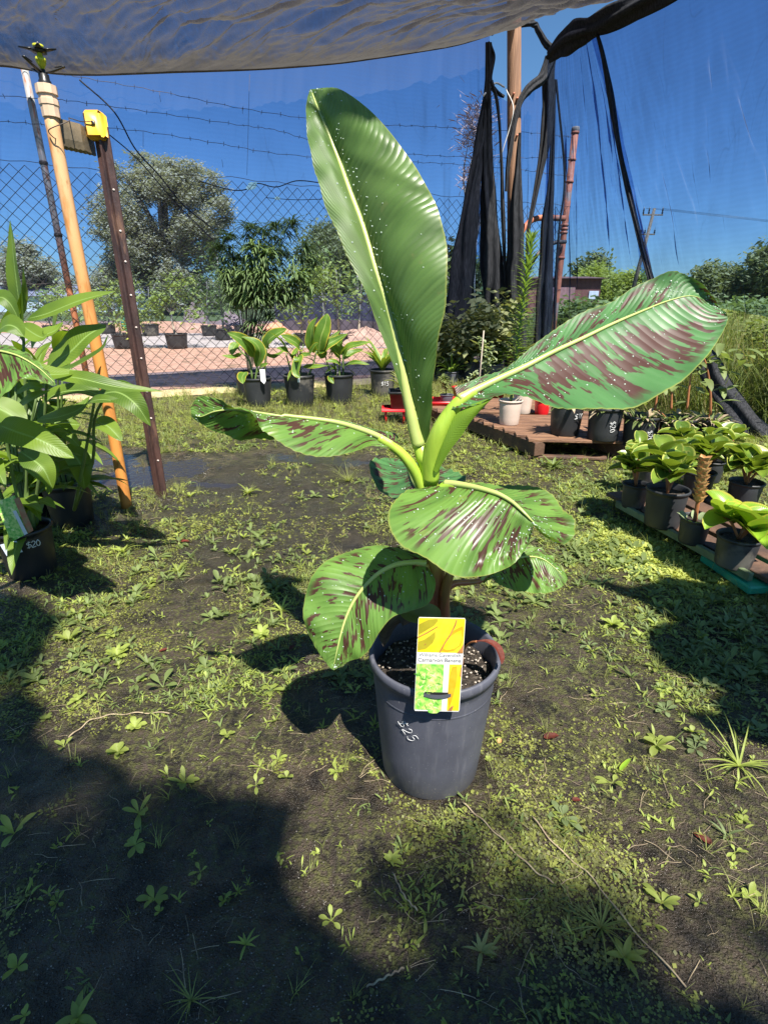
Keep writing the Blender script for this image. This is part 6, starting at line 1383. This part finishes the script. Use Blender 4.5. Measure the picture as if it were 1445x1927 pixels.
# litter: straws, twigs
T4 = []
for k in range(5):
    mb = MB(); a = random.uniform(-.6, .6); mb.tube(crom([(-.03, 0, .003), (-.01, .004*a, .006), (.012, -.006*a, .005), (.035, .01*a, .003)], 8), .0007, 4, caps=False); T4.append(mb)
pts = sample(3800, xr, lambda: .35+4.5*random.random()**1.2, lambda x, y: random.random() < .25+npatch(x, y, 3, 50))
tag(bake('straw_litter', T4, [(random.randrange(5), x, y, gh(x, y), random.uniform(0, 6.28), random.uniform(.15, .8)**1.0*random.uniform(.5, 1.4), 0, 0) for x, y in pts], M['straw']), kind='stuff')
TG = []
for k in range(6):
    mb = MB(); r_ = [Vector([random.uniform(-1, 1) for _ in range(3)]).normalized()*random.uniform(.0008, .0018) for _ in range(6)]
    ax = [Vector(v) for v in ((1,0,0),(0,1,0),(-1,0,0),(0,-1,0),(0,0,.6),(0,0,-.6))]; mb.add([a_*random.uniform(.0009, .0022) for a_ in ax], [(0,1,4),(1,2,4),(2,3,4),(3,0,4),(1,0,5),(2,1,5),(3,2,5),(0,3,5)]); TG.append(mb)
pts = sample(15000, xr, lambda: .32+3.2*random.random()**1.3, lambda x, y: npatch(x, y, 2.5, 70)+random.uniform(-.3, .3) > 0)
tag(bake('wet_grit', TG, [(random.randrange(6), x, y, gh(x, y)+.0005, random.uniform(0, 6.28), random.uniform(.5, 1.1)*(1+.15*y), 0, 0) for x, y in pts], basic('wet_grit', (.30, .27, .23), (.10, .085, .07), .18, 400, spec=.8)), kind='stuff')
TS = []
for k in range(24):
    mb = MB()
    for j in range(random.randint(3, 7)):
        a = random.uniform(0, 6.28); leaf(mb, (random.gauss(0, .006), random.gauss(0, .006), 0), (math.cos(a), math.sin(a), random.uniform(.3, 1.8)), random.uniform(.010, .026), random.uniform(.0022, .006), random.uniform(.4, 1.4), random.choice(('lance', 'padd', 'blade')), 5, .2, cols=1)
    TS.append(mb)
pts = sample(11000, xr, lambda: .32+4.6*random.random()**1.05, lambda x, y: random.random() < (.03+max(0, npatch(x, y, 1.9, 90)+.05)*1.7)*(.15 if y < 1.2 else 1)*(.25 if .2 < x < .85 and 1.05 < y < 1.75 else 1) and not inpud(x, y))
tag(bake('sprouting_weeds', TS, [(random.randrange(24), x, y, gh(x, y)-.001, random.uniform(0, 6.28), random.uniform(.5, 1.3)*(1+.12*y), random.uniform(-.3, .3), random.uniform(-.3, .3)) for x, y in pts[::2]], M['weed']), kind='stuff')
tag(bake('sprouting_weeds', TS, [(random.randrange(24), x, y, gh(x, y)-.001, random.uniform(0, 6.28), random.uniform(.5, 1.3)*(1+.12*y), random.uniform(-.3, .3), random.uniform(-.3, .3)) for x, y in pts[1::2]], M['herb']), kind='stuff')
# leafier weed growth on the right side and along the pallet
def dens2(x, y): return max(0, npatch(x, y, 1.7, 120)+.35)*(1 if x > .38*y else .35)*(0 if inpud(x, y) else 1)
pts = sample(2600, xr, lambda: 1.3+3.6*random.random(), lambda x, y: random.random() < dens2(x, y))
tag(bake('leafy_weeds', T2, [(random.randrange(20), x, y, gh(x, y)-.001, random.uniform(0, 6.28), random.uniform(.5, 1.5), random.uniform(-.3, .3), random.uniform(-.3, .3)) for x, y in pts], M['herb']), kind='stuff')
# tall wild grass outside on the right
T5 = []
for k in range(6):
    mb = MB()
    for j in range(9):
        a = random.uniform(0, 6.28); r = random.uniform(.1, .8)
        leaf(mb, (random.gauss(0, .05), random.gauss(0, .05), 0), (math.cos(a)*r, math.sin(a)*r, 1.2), random.uniform(.45, 1.05), .008, random.uniform(.5, 2.0), 'blade', 6, .3, cols=1)
    T5.append(mb)
random.seed(220); pts = []
while len(pts) < 5600:
    x = random.uniform(2.6, 9.5); y = random.uniform(3.4, 12)
    if .89*(x-1.85)+.46*(y-7.26) > .12: pts.append((x, y))
tag(bake('tall_wild_grass', T5, [(random.randrange(6), x, y, 0, random.uniform(0, 6.28), random.uniform(.7, 1.25), 0, 0) for x, y in pts[:4600]], plain_leaf('wild_grass', (.13, .17, .045), .3)), kind='stuff')
tag(bake('tall_dry_grass', T5, [(random.randrange(6), x, y, 0, random.uniform(0, 6.28), random.uniform(.7, 1.3), random.uniform(-.3, .3), random.uniform(-.3, .3)) for x, y in pts[4600:]], M['grass_dry']), kind='stuff')
# broad weeds one can pick out
def bigweed(label, x, y, n, L, W, prof, mat='weed', seed=0, up=.7, cat='weed'):
    random.seed(seed); g = G(x, y); mb = MB(); root = empty('broadleaf_weed' if prof != 'blade' else 'grass_tuft', (g.x, g.y, 0), label, cat); z = gh(g.x, g.y)
    for j in range(n):
        a = j*2.4+random.uniform(-.3, .3); leaf(mb, (g.x, g.y, z), (math.cos(a), math.sin(a), random.uniform(.3, 1.9)*up+.1), L*random.uniform(.45, .95), W*random.uniform(.5, .85), random.uniform(.5, 1.3), prof, 8, .2, cols=1 if prof == 'blade' else 2)
    mb.build('leaves', M[mat], root)
for q in (('lone weed with broad oval leaves at the left, between the two dark pot shadows', 130,1205,9,.07,.028,'obov','weed',301), ('yellow-green weed clump below the left pots beside straw', 222,1235,22,.06,.022,'obov','weed',302),
          ('upper of the two bright weeds left of centre', 255,1368,9,.04,.022,'obov','weed',303), ('lower of the two bright weeds left of centre', 222,1412,13,.045,.024,'obov','weed',304), ('small two-leaf weed left of the big leaf shadow', 428,1386,5,.04,.02,'obov','weed',305),
          ('four-leaved weed in the deep shade, left side', 262,1530,6,.05,.022,'obov','weed',306), ('leafy weed in shade below the bright pair', 348,1472,8,.05,.02,'obov','weed',307), ('weed with long paddle leaves near the left border', 28,1570,5,.06,.022,'obov','weed',308),
          ('weed beside the four-leaved one, slightly lower', 255,1590,7,.045,.02,'obov','weed',309), ('bright spreading weed cluster left of the banana pot', 492,1195,16,.05,.024,'obov','weed',310), ('dark feathery weed in the shadow of the tall leaf', 530,1150,14,.09,.012,'lance','weed',311),
          ('fine-leaved grass tuft on bare mud behind the banana plant', 655,905,70,.26,.0035,'blade','grass',312), ('green weed tuft left of the bare mud', 468,930,14,.12,.022,'lance','weed',313), ('large grass tuft at the right edge', 1390,1440,20,.16,.010,'blade','weed',314),
          ('tall grassy tangle in the lower right', 1130,1745,30,.12,.005,'blade','grass',315), ('weed with narrow leaves in lower right shade', 1175,1800,9,.05,.018,'lance','weed',316), ('broad-leaved weed at the lower right, lit edge', 1245,1700,7,.06,.018,'obov','weed',317),
          ('rosette left of the front grass, near the bottom', 290,1690,6,.045,.018,'obov','weed',318), ('star-shaped weed near the left path edge', 232,1040,12,.11,.016,'lance','weed',319), ('spiky weed by the dark pot shadow', 335,1075,12,.09,.014,'lance','weed',320),
          ('bright weed row right of the pot', 1150,1180,14,.06,.022,'obov','weed',321), ('weed cluster in front of the pallet', 1040,880,18,.15,.03,'lance','herb',322), ('narrow-leaved weed beside the pallet front', 1205,860,12,.14,.02,'lance','herb',323),
          ('paddle-leaved weeds on the right path', 1235,1400,9,.06,.024,'obov','weed',324), ('grassy tuft at the bottom left', 360,1880,16,.09,.004,'blade','grass',325), ('weed at the very bottom left', 145,1915,7,.05,.018,'lance','weed',326), ('limp pale weed in the lower middle', 905,1790,9,.05,.01,'lance','weed_grey',327),
          ('small bright weed below the pot on the left', 735,1620,7,.04,.014,'lance','weed',328)): bigweed(*q)
# fallen leaves
def fallen(label, x, y, L, W, mat, a, seed):
    random.seed(seed); g = G(x, y); mb = MB(); leaf(mb, (g.x, g.y, gh(g.x, g.y)+.004), (math.cos(a), math.sin(a), .12), L, W, .25, 'ovate', 9, .4, wav=.06, cols=2); tag(mb.build('fallen_leaf', M[mat], None), label, 'fallen leaf')
for q in (('brown fallen leaf right of the banana pot', 1022,1392,.045,.022,'deadleaf',.2,1), ('small orange-brown leaf close to the pot wall', 938,1402,.02,.012,'spike',1.2,2), ('red fallen leaf on the path left of centre', 300,1228,.035,.014,'deadleaf',.5,3), ('reddish leaf on the path edge far left', 335,1022,.06,.03,'deadleaf',.1,4),
          ('tiny red leaf in the right foreground', 1075,1508,.022,.012,'deadleaf',0,5), ('red-brown leaf in the lower right', 1340,1590,.04,.018,'deadleaf',2.4,6), ('yellow weed leaf turning brown on the right', 1165,1450,.06,.012,'pep_y',.7,7), ('reddish leaf near the shadow of the low leaf', 545,1225,.03,.014,'deadleaf',1.0,8)): fallen(*q)
for (lb, pts) in (('long thin vine runner trailing from the pot base to the lower right', [(870,1515),(905,1545),(950,1590),(1000,1640),(1040,1665)]), ('long runner stem crossing the lower right ground', [(1000,1540),(1050,1600),(1110,1650),(1180,1740),(1290,1860)]), ('pale straw stalk lying left of centre', [(130,1390),(180,1355),(250,1345),(320,1345)]), ('bent root twig below the pot', [(740,1650),(760,1690),(785,1718)]), ('short pale twig in the lower middle', [(690,1860),(730,1840),(760,1825)])):
    mb = MB(); P = [G(*q) for q in pts]; P = [Vector((p.x, p.y, gh(p.x, p.y)+.006)) for p in P]; mb.tube([p+Vector((0, 0, .003*math.sin(i))) for i, p in enumerate(crom(P, 30))], .0018, 5); tag(mb.build('runner_stem', M['straw'], None), lb, 'stem')
print('SCENE DONE', len(bpy.data.objects))
